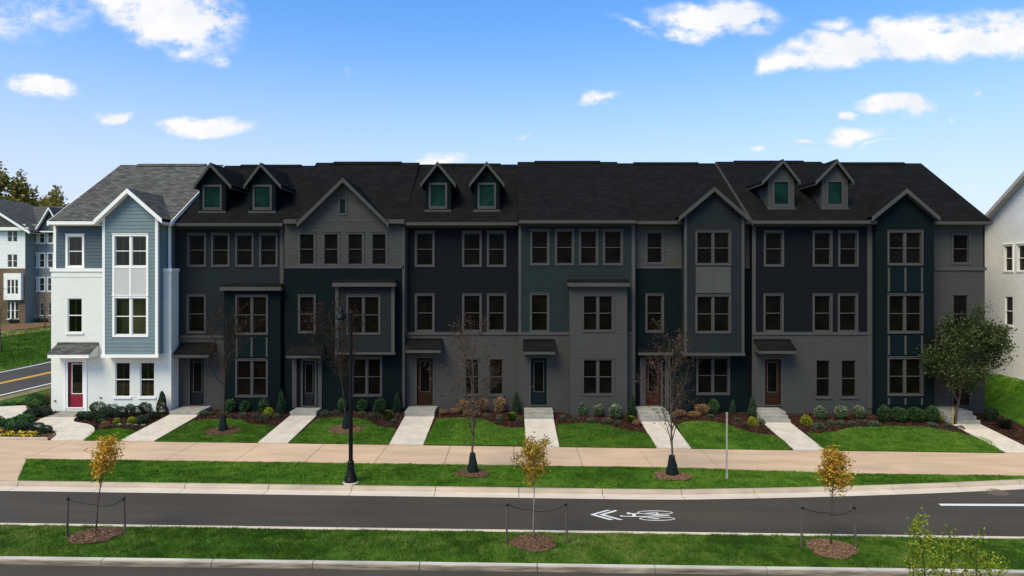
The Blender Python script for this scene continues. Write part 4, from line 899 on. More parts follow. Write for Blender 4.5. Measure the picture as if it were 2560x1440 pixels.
# ------------------------------------------------------------------ buildings behind
B_WHITE = mat_brick('white_lap_siding', (0.82, 0.82, 0.76), (0.66, 0.66, 0.62), 9, 0.2, 0.03, 0.5, 0.8, 0.2, 0.01)
B_GREY = mat_brick('grey_lap_siding', (0.22, 0.24, 0.235), (0.14, 0.155, 0.15), 9, 0.2, 0.05, 0.5, 0.8, 0.2, 0.01)
B_TAN = mat_brick('tan_brick', (0.30, 0.215, 0.15), (0.36, 0.30, 0.24), 0.215, 0.078, 0.25, 0.4, 0.9, 0.2, 0.012, stain=0.1)
B_BROWN = mat_brick('brown_brick', (0.17, 0.105, 0.06), (0.22, 0.16, 0.11), 0.215, 0.078, 0.25, 0.4, 0.9, 0.2, 0.012, stain=0.1)
B_CREAM = mat_brick('cream_painted_brick', (0.88, 0.86, 0.80), (0.76, 0.74, 0.69), 0.215, 0.078, 0.05, 0.5, 0.75, 0.2, 0.010, stain=0.08)
B_SOFFIT = mat_noise('aged_soffit', (0.42, 0.38, 0.33), 0.15, 3, 0.85, 0.2)
B_GLASS = glass_dark('dusky_glass', (0.035, 0.030, 0.024), 0.05, 0.4)
YA, YBk = 93.0, 95.0
h = House('apartment_building', X(-60, YA), X(170, YA), YA, 'three-storey apartment building of white and grey siding over tan brick across the side street', 'building', None, trim=W_TRIM, glass=B_GLASS, zb=1.0)
def bwalls(h, name, mat, Y, x0, x1, y0, y1, ops): 
    mb = MB(); R = (X(x0, Y), X(x1, Y), h.zb if y1 >= 800 else Z(y1, Y), Z(y0, Y)); facade_mb(mb, Y, R, [h.rect(Y, o) for o in ops]); return mb.build(name, mat, h.root, recalc=False)
opA = [(19, 43, 577, 604), (19, 43, 636, 668), (-60, -36, 577, 604), (-60, -36, 636, 668)]; opA2 = [(17, 46, 755, 797)]
bwalls(h, 'upper_wall', B_WHITE, YA, -140, 63, 560, 671, opA); bwalls(h, 'lower_wall', B_BROWN, YA, -140, 63, 671, 806, opA2)
for r in opA: h.window(YA, r, 2, 0.0, muntin=False)
h.window(YA, opA2[0], 3, 0.0, True, muntin=False)
x0, x1 = X(9, YA-0.5), X(52, YA-0.5)
mb = MB(); wr = (18, 45, 699, 735); facade_mb(mb, YA-0.5, (x0, x1, Z(750, YA-.5), Z(683, YA-.5)), [h.rect(YA-.5, wr)])
for xx in (x0, x1): mb.face([(xx, YA-.5, Z(750, YA-.5)), (xx, YA-.5, Z(683, YA-.5)), (xx, YA, Z(683, YA-.5)), (xx, YA, Z(750, YA-.5))])
mb.face([(x0, YA-.5, Z(683, YA-.5)), (x1, YA-.5, Z(683, YA-.5)), (x1, YA, Z(683, YA-.5)), (x0, YA, Z(683, YA-.5))]); mb.build('bay', W_TRIM, h.root, recalc=False)
h.window(YA-0.5, wr, 3, 0.0, muntin=False)
cols = [(79, 91), (99, 111), (120, 132), (141, 153)]; opB = [(a, b, y0, y1) for a, b in cols for y0, y1 in ((579, 607), (634, 668), (695, 727))]
opB2 = [(a+1, b-2, 757, 788) for a, b in cols]
bwalls(h, 'wing_wall', B_GREY, YBk, 63, 172, 560, 730, opB); bwalls(h, 'wing_base', B_TAN, YBk, 63, 172, 730, 806, opB2)
for r in opB: h.window(YBk, r, 1, 0.15, muntin=False)
for r in opB2: h.window(YBk, r, 1, 0.0, True, muntin=False)
m = MB(); xx = X(63, YA); m.face([(xx, YA, h.zb), (xx, YBk, h.zb), (xx, YBk, Z(571, YA)), (xx, YA, Z(571, YA))]); m.build('return_wall', B_GREY, h.root, recalc=False)
for a in (66, 73): MB().box(X(a, YBk)-0.12, X(a, YBk)+0.12, YBk-0.15, YBk-0.01, h.zb, Z(577, YBk)).build('downspout', W_TRIM, h.root)
m = MB(); xa, xb = X(-140, YA), X(172, YBk); m.face([(xb, YBk, h.zb), (xb, 110, h.zb), (xb, 110, Z(577, YBk)), (xb, YBk, Z(577, YBk))]); m.face([(xa, YA, h.zb), (xa, YA, Z(571, YA)), (xa, 110, Z(571, YA)), (xa, 110, h.zb)]); m.face([(xa, 110, h.zb), (xa, 110, Z(571, YA)), (xb, 110, Z(571, YA)), (xb, 110, h.zb)]); m.build('rear_wall', B_GREY, h.root, recalc=False)
h.roof(W_ROOF, X(-160, YBk), X(178, YBk), YBk-0.6, Z(577, YBk-0.6), 102.5, Z(516, 102.5), vent=False)
h.front_gable(W_ROOF, (121, 517), (84, 579), (158, 579), YBk-0.9, 103, board=0.25)
mb = MB(); mb.face([(X(88, YBk), YBk-0.02, Z(577, YBk)), (X(154, YBk), YBk-0.02, Z(577, YBk)), (X(121, YBk), YBk-0.02, Z(524, YBk))]); mb.build('gable_wall', B_GREY, h.root, recalc=False)
h.front_gable(W_ROOF, (-70, 487), (-214, 578), (74, 578), YA-0.9, 103, board=0.3)
mb = MB(); mb.face([(X(-205, YA), YA-0.6, Z(577, YA)), (X(66, YA), YA-0.6, Z(577, YA)), (X(-70, YA), YA-0.6, Z(492, YA))]); mb.build('shingled_gable', W_ROOF, h.root, recalc=False)
h.board('fascia', W_TRIM, YA-0.62, (-205, 70, 568, 576), 0.04, 0.3)
# cream brick end gable of the next row, seen from the side on its grassy rise
class SideHouse(House):
    """built in its own frame: x runs along the gable wall, y into the house"""
    def rect(s, Y, r): return (r[0], r[1], r[2], r[3])
XS, YS0 = 28.6, 41.0
h = SideHouse('gabled_house', 0, 1, 0, 'tall cream painted brick gabled house standing on the grassy rise beyond the row', 'house', None, trim=W_TRIM, glass=B_GLASS, zb=0.0)
h.root.location = (XS, YS0, 0); h.root.rotation_euler = (0, 0, -math.pi/2); OFF[h.root] = Vector((0, 0, 0)); h.zb = 0.6
opR = [(1.37, 2.0, 8.18, 9.61), (2.40, 3.03, 8.18, 9.61), (1.40, 2.0, 5.05, 6.69), (6.0, 6.7, 8.18, 9.61), (6.0, 6.7, 5.05, 6.69)]
ze = 9.78; xa, za = 5.0, 14.75
mb = MB(); facade_mb(mb, 0, (-2.0, 12.0, h.zb, ze), opR); mb.face([(-2.0, 0, ze), (12.0, 0, ze), (xa, 0, za-0.15)])
for xx in (-2.0, 12.0): mb.face([(xx, 0, h.zb), (xx, 0, ze), (xx, 12, ze), (xx, 12, h.zb)])
mb.build('wall', B_CREAM, h.root, recalc=False)
for r in opR: h.window(0, r, 1, 0.09 if r[2] > 7 else 0.0, r[2] < 7)
xl, zl = -2.4, 9.64; xr = 2*xa - xl
o = MB().prism([(xl, zl), (xa, za), (xr, zl), (xr, zl-0.18), (xa, za-0.22), (xl, zl-0.18)], 'y', -0.45, 12.4).build('roof', W_ROOF, h.root)
for A, B in (((xl, zl), (xa, za)), ((xa, za), (xr, zl))):
    MB().prism([(A[0], A[1]-0.04), (B[0], B[1]-0.04), (B[0], B[1]-0.28), (A[0], A[1]-0.28)], 'y', -0.48, -0.42).build('rake_board', B_SOFFIT, o)
    MB().prism([(A[0], A[1]-0.24), (B[0], B[1]-0.24), (B[0], B[1]-0.27), (A[0], A[1]-0.27)], 'y', -0.418, 0.02).build('soffit', B_SOFFIT, o)
    MB().prism([(A[0]+0.3, A[1]-0.07), (B[0], B[1]-0.285), (B[0], B[1]-0.42), (A[0]+0.3, A[1]-0.20)] if A[0] < B[0]-1 and A[1] < B[1] else [(A[0], A[1]-0.285), (B[0]-0.3, B[1]-0.07), (B[0]-0.3, B[1]-0.20), (A[0], A[1]-0.42)], 'y', -0.03, 0.01).build('frieze_board', W_TRIM, o)
# ------------------------------------------------------------------ plants
def leaf_quads(C, size, rng, up=0.3, out=None, narrow=0.55):
    n = len(C); d = rng.normal(0, 1, (n, 3)); d[:, 2] += up
    if out is not None: d += out * 1.2
    d /= np.linalg.norm(d, axis=1)[:, None]; s = np.cross(d, rng.normal(0, 1, (n, 3))); s /= np.linalg.norm(s, axis=1)[:, None]
    L_ = size * rng.uniform(0.65, 1.35, (n, 1)); a = C - d*L_*0.5; b = C + s*L_*narrow*0.5; c = C + d*L_*0.5; e = C - s*L_*narrow*0.5
    return np.stack([a, b, c, e], 1).reshape(-1, 3)
def shrub_mesh(name, kind, mat, seed, n=900, r=0.5, hgt=1.0, leaf=0.06):
    rng = np.random.default_rng(seed); u = rng.normal(0, 1, (n, 3)); u /= np.linalg.norm(u, axis=1)[:, None]
    lum = np.zeros(n)
    for k in range(9):
        q = rng.normal(0, 1, 3); q /= np.linalg.norm(q); lum += 0.10 * np.clip((u @ q) - 0.55, 0, 1) * 3
    rad = (rng.uniform(0.45, 1.0, n) ** 0.35) * (0.9 + lum * 0.6)
    if kind == 'round':
        P = u * rad[:, None] * np.array([r, r, hgt/2]); P[:, 2] += hgt * 0.5
    elif kind == 'cone':
        t = rng.uniform(0, 1, n) ** 0.75; ang = rng.uniform(0, 6.283, n); rr = r * (1 - t) ** 0.55 * (0.75 + 0.25 * rng.random(n)) * (1 + 0.15*np.sin(ang*3 + t*9)) * np.minimum(1, 0.55 + t*4)
        P = np.stack([rr*np.cos(ang), rr*np.sin(ang), t*hgt], 1); u = np.stack([np.cos(ang), np.sin(ang), 0.4*np.ones(n)], 1)
    elif kind == 'low':
        P = u * rad[:, None] * np.array([r, r, hgt]); P[:, 2] = np.abs(P[:, 2])
    elif kind == 'twiggy':
        P = u * (rng.uniform(0.1, 1.0, n) ** 0.5 * (0.8 + lum))[:, None] * np.array([r, r, hgt/2]); P[:, 2] += hgt*0.5
    elif kind == 'grass':
        ang = rng.uniform(0, 6.283, n); b = rng.random((n, 1)) * r * 0.35; tip = rng.uniform(0.5, 1.0, n)
        d = np.stack([np.cos(ang), np.sin(ang)], 1); hh = hgt * rng.uniform(0.5, 1.0, n)
        base = np.concatenate([d*b, np.zeros((n, 1))], 1); mid = np.concatenate([d*(b + r*0.35*tip[:, None]), (hh*0.95)[:, None]], 1); end = np.concatenate([d*(b + r*0.8*tip[:, None]), (hh*0.75)[:, None]], 1)
        sdv = np.stack([-np.sin(ang), np.cos(ang), np.zeros(n)], 1) * leaf
        V = np.stack([base - sdv*0.4, mid - sdv*0.5, end, mid + sdv*0.5], 1).reshape(-1, 3)
        return raw_mesh(name, V, 4, rng.random(n), mat)
    V = leaf_quads(P, leaf, rng, 0.3, u)
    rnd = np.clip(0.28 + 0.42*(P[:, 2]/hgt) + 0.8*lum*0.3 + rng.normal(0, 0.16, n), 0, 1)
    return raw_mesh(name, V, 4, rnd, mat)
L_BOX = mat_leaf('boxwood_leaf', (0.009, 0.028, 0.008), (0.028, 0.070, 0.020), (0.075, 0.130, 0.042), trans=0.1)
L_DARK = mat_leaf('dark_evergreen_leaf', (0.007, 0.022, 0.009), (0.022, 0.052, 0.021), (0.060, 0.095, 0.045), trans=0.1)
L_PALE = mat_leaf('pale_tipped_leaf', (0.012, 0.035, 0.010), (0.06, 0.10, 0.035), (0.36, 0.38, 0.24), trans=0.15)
L_GOLD = mat_leaf('golden_leaf', (0.10, 0.13, 0.010), (0.26, 0.28, 0.015), (0.42, 0.42, 0.04), trans=0.2)
L_TAN = mat_leaf('dry_tan_leaf', (0.07, 0.035, 0.015), (0.20, 0.105, 0.045), (0.34, 0.21, 0.10), trans=0.1)
L_GREYG = mat_leaf('grey_green_leaf', (0.02, 0.035, 0.018), (0.05, 0.075, 0.04), (0.12, 0.15, 0.09), trans=0.1)
L_SPREAD = mat_leaf('spreading_green_leaf', (0.010, 0.035, 0.010), (0.030, 0.085, 0.018), (0.07, 0.15, 0.035), trans=0.15)
L_STRIPE = mat_leaf('striped_leaf', (0.06, 0.12, 0.03), (0.28, 0.34, 0.18), (0.6, 0.6, 0.42), trans=0.15)
L_FERN = mat_leaf('lime_leaf', (0.05, 0.09, 0.010), (0.12, 0.17, 0.015), (0.22, 0.26, 0.03), trans=0.2)
L_PURP = mat_leaf('bronze_leaf', (0.015, 0.012, 0.010), (0.035, 0.03, 0.02), (0.07, 0.06, 0.04), trans=0.1)
SM = {}
for nm, kind, mat, n, r, hh, lf in (('boxwood', 'round', L_BOX, 1500, 0.5, 1.0, 0.10), ('dark_boxwood', 'round', L_DARK, 1500, 0.5, 1.0, 0.10), ('pale_shrub', 'round', L_PALE, 1100, 0.5, 1.0, 0.12),
        ('tan_shrub', 'twiggy', L_TAN, 1000, 0.5, 1.0, 0.10), ('cone', 'cone', L_DARK, 3600, 0.5, 1.0, 0.075), ('gold', 'low', L_GOLD, 1100, 0.5, 0.8, 0.10), ('lime', 'grass', L_FERN, 500, 0.6, 0.9, 0.05),
        ('grey_low', 'low', L_GREYG, 420, 0.5, 0.6, 0.11), ('spread', 'low', L_SPREAD, 1100, 0.5, 0.75, 0.10), ('stripe', 'grass', L_STRIPE, 160, 0.5, 0.6, 0.09), ('tuft', 'grass', L_PURP, 420, 0.6, 0.9, 0.05), ('dry_low', 'twiggy', L_TAN, 800, 0.5, 0.6, 0.10), ('brush', 'round', L_SPREAD, 1500, 0.5, 1.0, 0.09)):
    SM[nm] = [shrub_mesh(nm, kind, mat, 11 + 7*k + len(nm), n, r, hh, lf) for k in range(3)]
cnt = [0]
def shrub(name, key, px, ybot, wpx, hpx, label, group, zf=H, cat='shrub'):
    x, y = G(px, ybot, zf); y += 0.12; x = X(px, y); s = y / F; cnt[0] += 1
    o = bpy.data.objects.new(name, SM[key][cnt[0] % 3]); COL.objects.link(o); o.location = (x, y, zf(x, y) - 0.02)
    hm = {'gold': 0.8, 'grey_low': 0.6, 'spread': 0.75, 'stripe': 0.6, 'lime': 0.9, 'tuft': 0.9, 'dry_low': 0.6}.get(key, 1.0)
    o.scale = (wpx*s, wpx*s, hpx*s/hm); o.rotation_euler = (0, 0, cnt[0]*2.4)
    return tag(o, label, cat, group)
HN = ['by the crimson door', 'before the slate house adjoining the white one', 'before the charcoal front gable house', 'before the navy house with teal dormer gables', 'before the sage house with charcoal box bay', 'before the house with hanging slate bay', 'before the navy house with charcoal dormers', 'before the teal tower end house']
def plants(name, key, lst, desc, k, cat='shrub'):
    lab = desc + ' ' + HN[k]; nth = ('first', 'second', 'third', 'fourth', 'fifth', 'sixth', 'seventh')
    for q, (px, yb, w, hh) in enumerate(sorted(lst)):
        one = lab if len(lst) == 1 else desc + ', ' + nth[q] + (' from the door ' if k == 0 else ' from the steps ') + HN[k]
        shrub(name, key, px, yb, w, hh, one, lab if len(lst) > 1 else None, cat=cat)
# white house bed
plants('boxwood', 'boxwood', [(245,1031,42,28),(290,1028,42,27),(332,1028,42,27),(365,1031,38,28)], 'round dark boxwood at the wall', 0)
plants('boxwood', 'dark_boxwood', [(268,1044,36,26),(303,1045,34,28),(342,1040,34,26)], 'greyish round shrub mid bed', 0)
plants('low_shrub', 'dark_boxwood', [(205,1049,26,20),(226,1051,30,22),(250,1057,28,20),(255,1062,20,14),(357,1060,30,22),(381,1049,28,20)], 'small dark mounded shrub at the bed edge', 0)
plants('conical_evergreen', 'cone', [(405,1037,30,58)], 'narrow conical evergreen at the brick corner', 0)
plants('golden_shrub', 'gold', [(292,1060,22,14),(330,1057,24,15)], 'bright golden tuft of foliage', 0, 'plant')
plants('dry_plant', 'tan_shrub', [(262,1076,24,26)], 'dry tan faded plant', 0, 'plant')
plants('striped_plant', 'stripe', [(297,1068,18,9),(318,1068,18,9),(337,1069,16,8),(356,1069,16,8)], 'small pale striped hosta', 0, 'plant')
# dark houses
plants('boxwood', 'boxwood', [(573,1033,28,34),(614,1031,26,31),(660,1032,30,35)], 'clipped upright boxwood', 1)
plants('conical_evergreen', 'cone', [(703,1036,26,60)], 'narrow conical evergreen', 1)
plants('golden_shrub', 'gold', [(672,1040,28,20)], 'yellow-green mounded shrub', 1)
plants('low_shrub', 'grey_low', [(508,1041,30,13),(560,1038,24,10),(607,1043,22,11),(640,1046,24,12),(660,1052,26,16),(692,1046,24,12),(528,1039,20,9)], 'low grey-green groundcover clump', 1, 'plant')
plants('boxwood', 'boxwood', [(857,1032,26,36),(906,1031,28,34),(951,1034,32,38)], 'clipped upright boxwood', 2)
plants('conical_evergreen', 'cone', [(993,1033,24,52)], 'narrow conical evergreen', 2)
plants('golden_shrub', 'lime', [(970,1051,30,26)], 'lime green arching tuft', 2)
plants('low_shrub', 'grey_low', [(812,1042,30,16),(838,1038,26,14),(905,1038,24,9),(925,1046,24,12),(943,1043,22,11),(985,1058,22,12)], 'low grey-green groundcover clump', 2, 'plant')
plants('dry_hydrangea', 'tan_shrub', [(1158,1032,36,36),(1203,1032,36,38),(1250,1033,36,46)], 'brown dried hydrangea', 3)
plants('conical_evergreen', 'cone', [(1291,1036,24,54)], 'narrow conical evergreen', 3)
plants('golden_shrub', 'lime', [(1279,1053,30,22)], 'lime green arching tuft', 3)
plants('low_shrub', 'grey_low', [(1248,1055,24,18),(1297,1060,22,16),(1215,1046,22,12)], 'low grey-green groundcover clump', 3, 'plant')
plants('dry_clump', 'dry_low', [(1108,1038,28,14),(1135,1036,30,16),(1172,1040,30,16),(1190,1043,26,14)], 'low dry brown clump', 3, 'plant')
plants('pale_shrub', 'pale_shrub', [(1456,1040,28,38),(1496,1044,26,34),(1540,1048,34,38)], 'pale-tipped green hydrangea', 4)
plants('conical_evergreen', 'cone', [(1580,1043,26,56)], 'narrow conical evergreen', 4)
plants('golden_shrub', 'lime', [(1577,1058,26,18)], 'yellow-green mounded shrub', 4)
plants('low_shrub', 'grey_low', [(1410,1050,22,12),(1440,1053,22,12),(1478,1058,28,14),(1518,1060,28,14),(1548,1062,22,10),(1415,1040,20,9)], 'low grey-green groundcover clump', 4, 'plant')
plants('dry_hydrangea', 'tan_shrub', [(1756,1038,38,30),(1700,1042,40,18)], 'brown dried hydrangea', 5)
plants('boxwood', 'boxwood', [(1786,1036,28,38)], 'clipped upright boxwood', 5)
plants('conical_evergreen', 'cone', [(1832,1036,18,36),(1881,1044,26,52)], 'narrow conical evergreen', 5)
plants('golden_shrub', 'gold', [(1882,1064,28,22)], 'bright golden mounded shrub', 5)
plants('low_shrub', 'grey_low', [(1842,1056,20,12),(1902,1062,26,16),(1775,1044,24,8),(1865,1066,20,10)], 'low grey-green groundcover clump', 5, 'plant')
plants('dry_clump', 'dry_low', [(1735,1046,34,16),(1682,1048,24,14),(1592,1066,26,16)], 'low dry brown clump', 5, 'plant')
plants('boxwood', 'pale_shrub', [(2051,1050,30,34),(2104,1051,32,36),(2146,1049,30,35)], 'pale-tipped round shrub', 6)
plants('golden_shrub', 'gold', [(2016,1062,34,22)], 'bright golden mounded shrub', 6)
plants('low_shrub', 'grey_low', [(2048,1074,36,18),(2075,1065,28,14),(2100,1064,28,12),(2132,1064,26,12),(2165,1064,30,14)], 'low grey-green groundcover clump', 6, 'plant')
plants('boxwood', 'boxwood', [(2211,1057,34,44),(2250,1057,40,38),(2288,1057,42,40),(2331,1057,36,42)], 'round green boxwood', 7)
plants('golden_shrub', 'gold', [(2362,1052,28,16)], 'bright golden mounded shrub', 7)
plants('low_shrub', 'grey_low', [(2185,1068,34,16),(2330,1070,28,14),(2370,1070,30,12),(2400,1074,26,10)], 'low grey-green groundcover clump', 7, 'plant')
shrub('evergreen_shrub', 'dark_boxwood', 2478, 1054, 34, 36, 'dark bronze evergreen shrub behind the end flight of steps', None)
shrub('ornamental_grass', 'tuft', 2512, 1074, 40, 28, 'dark bronze grassy tuft beside the end front path', None, cat='plant')
# corner bed
for (px, yb, w, hh, wh) in ((58,1059,64,24,'at the end of the side path'),(20,1066,48,20,'along the edge of the side path'),(45,1076,60,26,'right behind the yellow pansies'),(-10,1064,50,24,'farthest from the white house along the side path')): shrub('spreading_juniper', 'spread', px, yb, w, hh, 'low spreading green juniper ' + wh, 'spreading junipers in the corner bed')
shrub('feathery_shrub', 'brush', 90, 1024, 46, 42, 'tall feathery green shrub against the corner of the white house', None)
for (px, yb, w, hh, wh) in ((82,1046,44,24,'in front of the feathery shrub'),(108,1044,42,26,'touching the white brick corner'),(60,1079,36,22,'between the junipers and the pansies')): shrub('dark_shrub', 'dark_boxwood', px, yb, w, hh, 'dark rounded evergreen ' + wh, 'dark rounded evergreens in the corner bed')
for (px, yb, w, hh, wh) in ((92,1080,36,24,'larger dark evergreen of the pair'),(115,1086,30,22,'smaller dark evergreen of the pair')): shrub('dark_shrub', 'dark_boxwood', px, yb, w, hh, wh + ' beside the curved walk', 'evergreen pair at the bed tip')
shrub('dry_shrub', 'tan_shrub', 118, 1018, 22, 40, 'tall rusty dried plant beside the white brick corner', None, cat='plant')
for (px, yb) in ((10,1017),(32,1016),(58,1014)): shrub('low_shrub', 'spread', px, yb, 30, 12, 'low green edging plant between side path and street', 'edging plants along the side path')
L_PETAL = mat_leaf('yellow_petal', (0.55, 0.36, 0.008), (0.75, 0.55, 0.01), (0.85, 0.68, 0.02), trans=0.1)
def pansy():
    r = np.random.default_rng(5); P = r.normal(0, 1, (60, 3)) * np.array([0.10, 0.10, 0.03]); P[:, 2] = np.abs(P[:, 2]) + 0.03
    g = raw_mesh('foliage', leaf_quads(P, 0.07, r), 4, r.random(60), L_SPREAD)
    P = r.normal(0, 1, (16, 3)) * np.array([0.07, 0.07, 0.02]); P[:, 2] += 0.13
    b = raw_mesh('blossom', leaf_quads(P, 0.075, r, 0.2, None, 0.9), 4, r.random(16), L_PETAL); return g, b
pg, pb = pansy()
for (px, py) in ((2,1082),(3,1092),(22,1086),(29,1086),(13,1093),(27,1091),(38,1094),(48,1085),(58,1087),(55,1094),(73,1086),(70,1093),(83,1086),(90,1087),(84,1094),(65,1095),(46,1011),(52,1010),(58,1010)):
    x, y = G(px, py); o = empty('pansy_clump', (x, y, H(x, y)), ('yellow pansy clump in the corner bed along the pavement' if py > 1050 else 'yellow pansy clump beside the side path near the street'), 'flowers', 'yellow pansies by the pavement' if py > 1050 else 'yellow pansies by the side path')
    o.rotation_euler = (0, 0, px); link('foliage', pg, o); link('blossom', pb, o)
# ------------------------------------------------------------------ trees
BARK = mat_noise('tree_bark', (0.085, 0.062, 0.045), 0.35, 14, 0.9, 0.15, 0.6, 40, stretch=(1, 1, 0.3))
BARKD = mat_noise('dark_bark', (0.040, 0.028, 0.020), 0.35, 14, 0.9, 0.15, 0.6, 40, stretch=(1, 1, 0.3))
BARKP = mat_noise('pale_bark', (0.22, 0.19, 0.15), 0.3, 14, 0.9, 0.15, 0.5, 40, stretch=(1, 1, 0.3))
def grow(seed, height, r0, first=0.3, levels=3, nb=9, ang=0.7, lenf=0.5, wander=0.12, up=0.35, lean=(0, 0), n0=7, taper_len=True, crook=1.0):
    """tapered trunk with limbs; returns mesh builder and list of (point, level) along the last twigs"""
    rng = random.Random(seed); mb = MB(); tips = []
    def limb(p, d, L_, r, lvl):
        k = 6 if lvl == 0 else 4; pts = [p.copy()]; rad = [r]; dd = d.copy(); q = p.copy()
        for i in range(k):
            dd = (dd + Vector((rng.gauss(0, wander), rng.gauss(0, wander), rng.gauss(0, wander*0.6) + up*0.12)) * crook * (0.35 if lvl == 0 else 1)).normalized()
            q = q + dd * (L_/k); pts.append(q.copy()); rad.append(max(r * (1 - 0.85*(i+1)/k), 0.0025))
        mb.tube(pts, rad, n0 if lvl == 0 else (5 if lvl == 1 else 3), cap=lvl == 0)
        if lvl >= 1:
            for i in range(1, k+1): tips.append((pts[i], lvl))
        if lvl == 0: tips.append((pts[-1], 1))
        if lvl < levels:
            m_ = nb if lvl == 0 else max(3, int(nb * (0.55 if lvl == 1 else 0.45)))
            for j in range(m_):
                t = (first + (0.97-first) * (j + rng.random()*0.8)/m_) if lvl == 0 else 0.25 + 0.72*(j + rng.random())/m_
                f_ = t*k; i = min(int(f_), k-1); pp = pts[i].lerp(pts[i+1], f_-i); rr = rad[i]*(1-(f_-i)) + rad[i+1]*(f_-i)
                ax = (pts[i+1]-pts[i]).normalized(); phi = j*2.4 + rng.random()*1.2
                a_ = ax.cross(Vector((0, 0, 1))) if abs(ax.z) < 0.9 else ax.cross(Vector((1, 0, 0))); a_.normalize(); b_ = ax.cross(a_)
                th = ang * rng.uniform(0.75, 1.25)
                nd = (ax*math.cos(th) + (a_*math.cos(phi) + b_*math.sin(phi))*math.sin(th)).normalized()
                ll = L_*lenf*rng.uniform(0.7, 1.15) * ((1.15 - 0.75*(t-first)/(1-first)) if lvl == 0 else 1.0)
                limb(pp, nd, ll, max(rr*0.6, 0.003), lvl+1)
    limb(Vector((0, 0, -0.05)), Vector((lean[0], lean[1], 1)).normalized(), height, r0, 0)
    return mb, tips
def crown_mesh(name, tips, n, spread, size, mat, seed, minlvl=2, zmin=0, keep=1.0, narrow=0.6):
    rng = np.random.default_rng(seed); T_ = np.array([tuple(t[0]) for t in tips if t[1] >= minlvl and t[0].z > zmin])
    if keep < 1: T_ = T_[rng.random(len(T_)) < keep]
    cl = rng.random(len(T_)); idx = rng.integers(0, len(T_), n); P = T_[idx] + rng.normal(0, spread, (n, 3))
    V = leaf_quads(P, size, rng, 0.0, None, narrow); rnd = np.clip(cl[idx]*0.7 + rng.normal(0.15, 0.16, n), 0, 1)
    return raw_mesh(name, V, 4, rnd, mat)
def tree(name, loc, label, mb, bark, crown=None, cat='tree', group=None, rz=0.0, s=1.0, thing_parts=('trunk', 'crown')):
    o = empty(name, loc, label, cat, group, rz); o.scale = (s, s, s); me = mb if isinstance(mb, bpy.types.Mesh) else mb.mesh('trunk', smooth=True, recalc=False)
    if not me.materials: me.materials.append(bark)
    link('trunk', me, o)
    if crown: link('crown', crown, o)
    return o
A_MAPLE = mat_leaf('amber_leaf', (0.22, 0.10, 0.010), (0.52, 0.29, 0.024), (0.70, 0.46, 0.08), trans=0.3)
A_MAPLE2 = mat_leaf('olive_amber_leaf', (0.14, 0.11, 0.010), (0.50, 0.31, 0.022), (0.68, 0.46, 0.07), trans=0.3)
A_RUST = mat_leaf('darkened_rust_leaf', (0.012, 0.006, 0.003), (0.030, 0.014, 0.006), (0.055, 0.026, 0.010), trans=0.1)  # russet darkened in the colour to go with the dimmed houses behind
A_RUST2 = mat_leaf('brown_twig_leaf', (0.025, 0.013, 0.007), (0.065, 0.034, 0.016), (0.12, 0.066, 0.03), trans=0.1)  # brown leaf colour, darkened only part of the way
A_GREEN = mat_leaf('mid_green_leaf', (0.012, 0.024, 0.006), (0.038, 0.056, 0.014), (0.13, 0.15, 0.045), trans=0.25)
A_LIME = mat_leaf('yellow_green_leaf', (0.13, 0.18, 0.012), (0.28, 0.34, 0.020), (0.46, 0.46, 0.05), trans=0.35)
A_OAK = mat_leaf('autumn_oak_leaf', (0.07, 0.065, 0.010), (0.20, 0.17, 0.022), (0.36, 0.26, 0.06), trans=0.25)
STAKE = mat_noise('weathered_stake', (0.10, 0.08, 0.062), 0.3, 20, 0.9, 0.1, 0.5, 50, stretch=(1, 1, 0.2)); STRAP = mat_noise('black_strap', (0.012, 0.012, 0.012), 0.2, 9, 0.7, 0.3)
BAG = mat_noise('dark_green_bag', (0.007, 0.014, 0.013), 0.5, 9, 0.75, 0.15, 1.0, 14)
def mulch_ring(px, py, zf, wpx, lab, mound=0.10, chip=M_CHIP2, base=M_RINGM):
    x, y = G(px, py, zf); r = wpx * y / F / 2; n = 40; rr = random.Random(px); k1, k2 = rr.random()*6, rr.random()*6
    pts = [(x + r*(1+0.08*math.sin(3*2*math.pi*k/n+k1)+0.05*math.sin(7*2*math.pi*k/n+k2))*math.cos(2*math.pi*k/n), y + r*0.92*(1+0.08*math.sin(2*2*math.pi*k/n+k2))*math.sin(2*math.pi*k/n)) for k in range(n)]
    hz = lambda a, b: zf(a, b) + mound * max(0, 1 - ((a-x)**2+(b-y)**2)/(r*r)) + 0.02
    sheet('mulch_ring', pts, hz, base, 0.012, 0.2); chips(pts, hz, 2600, lab, chip, 0.020, 0.012); return x, y, hz(x, y)
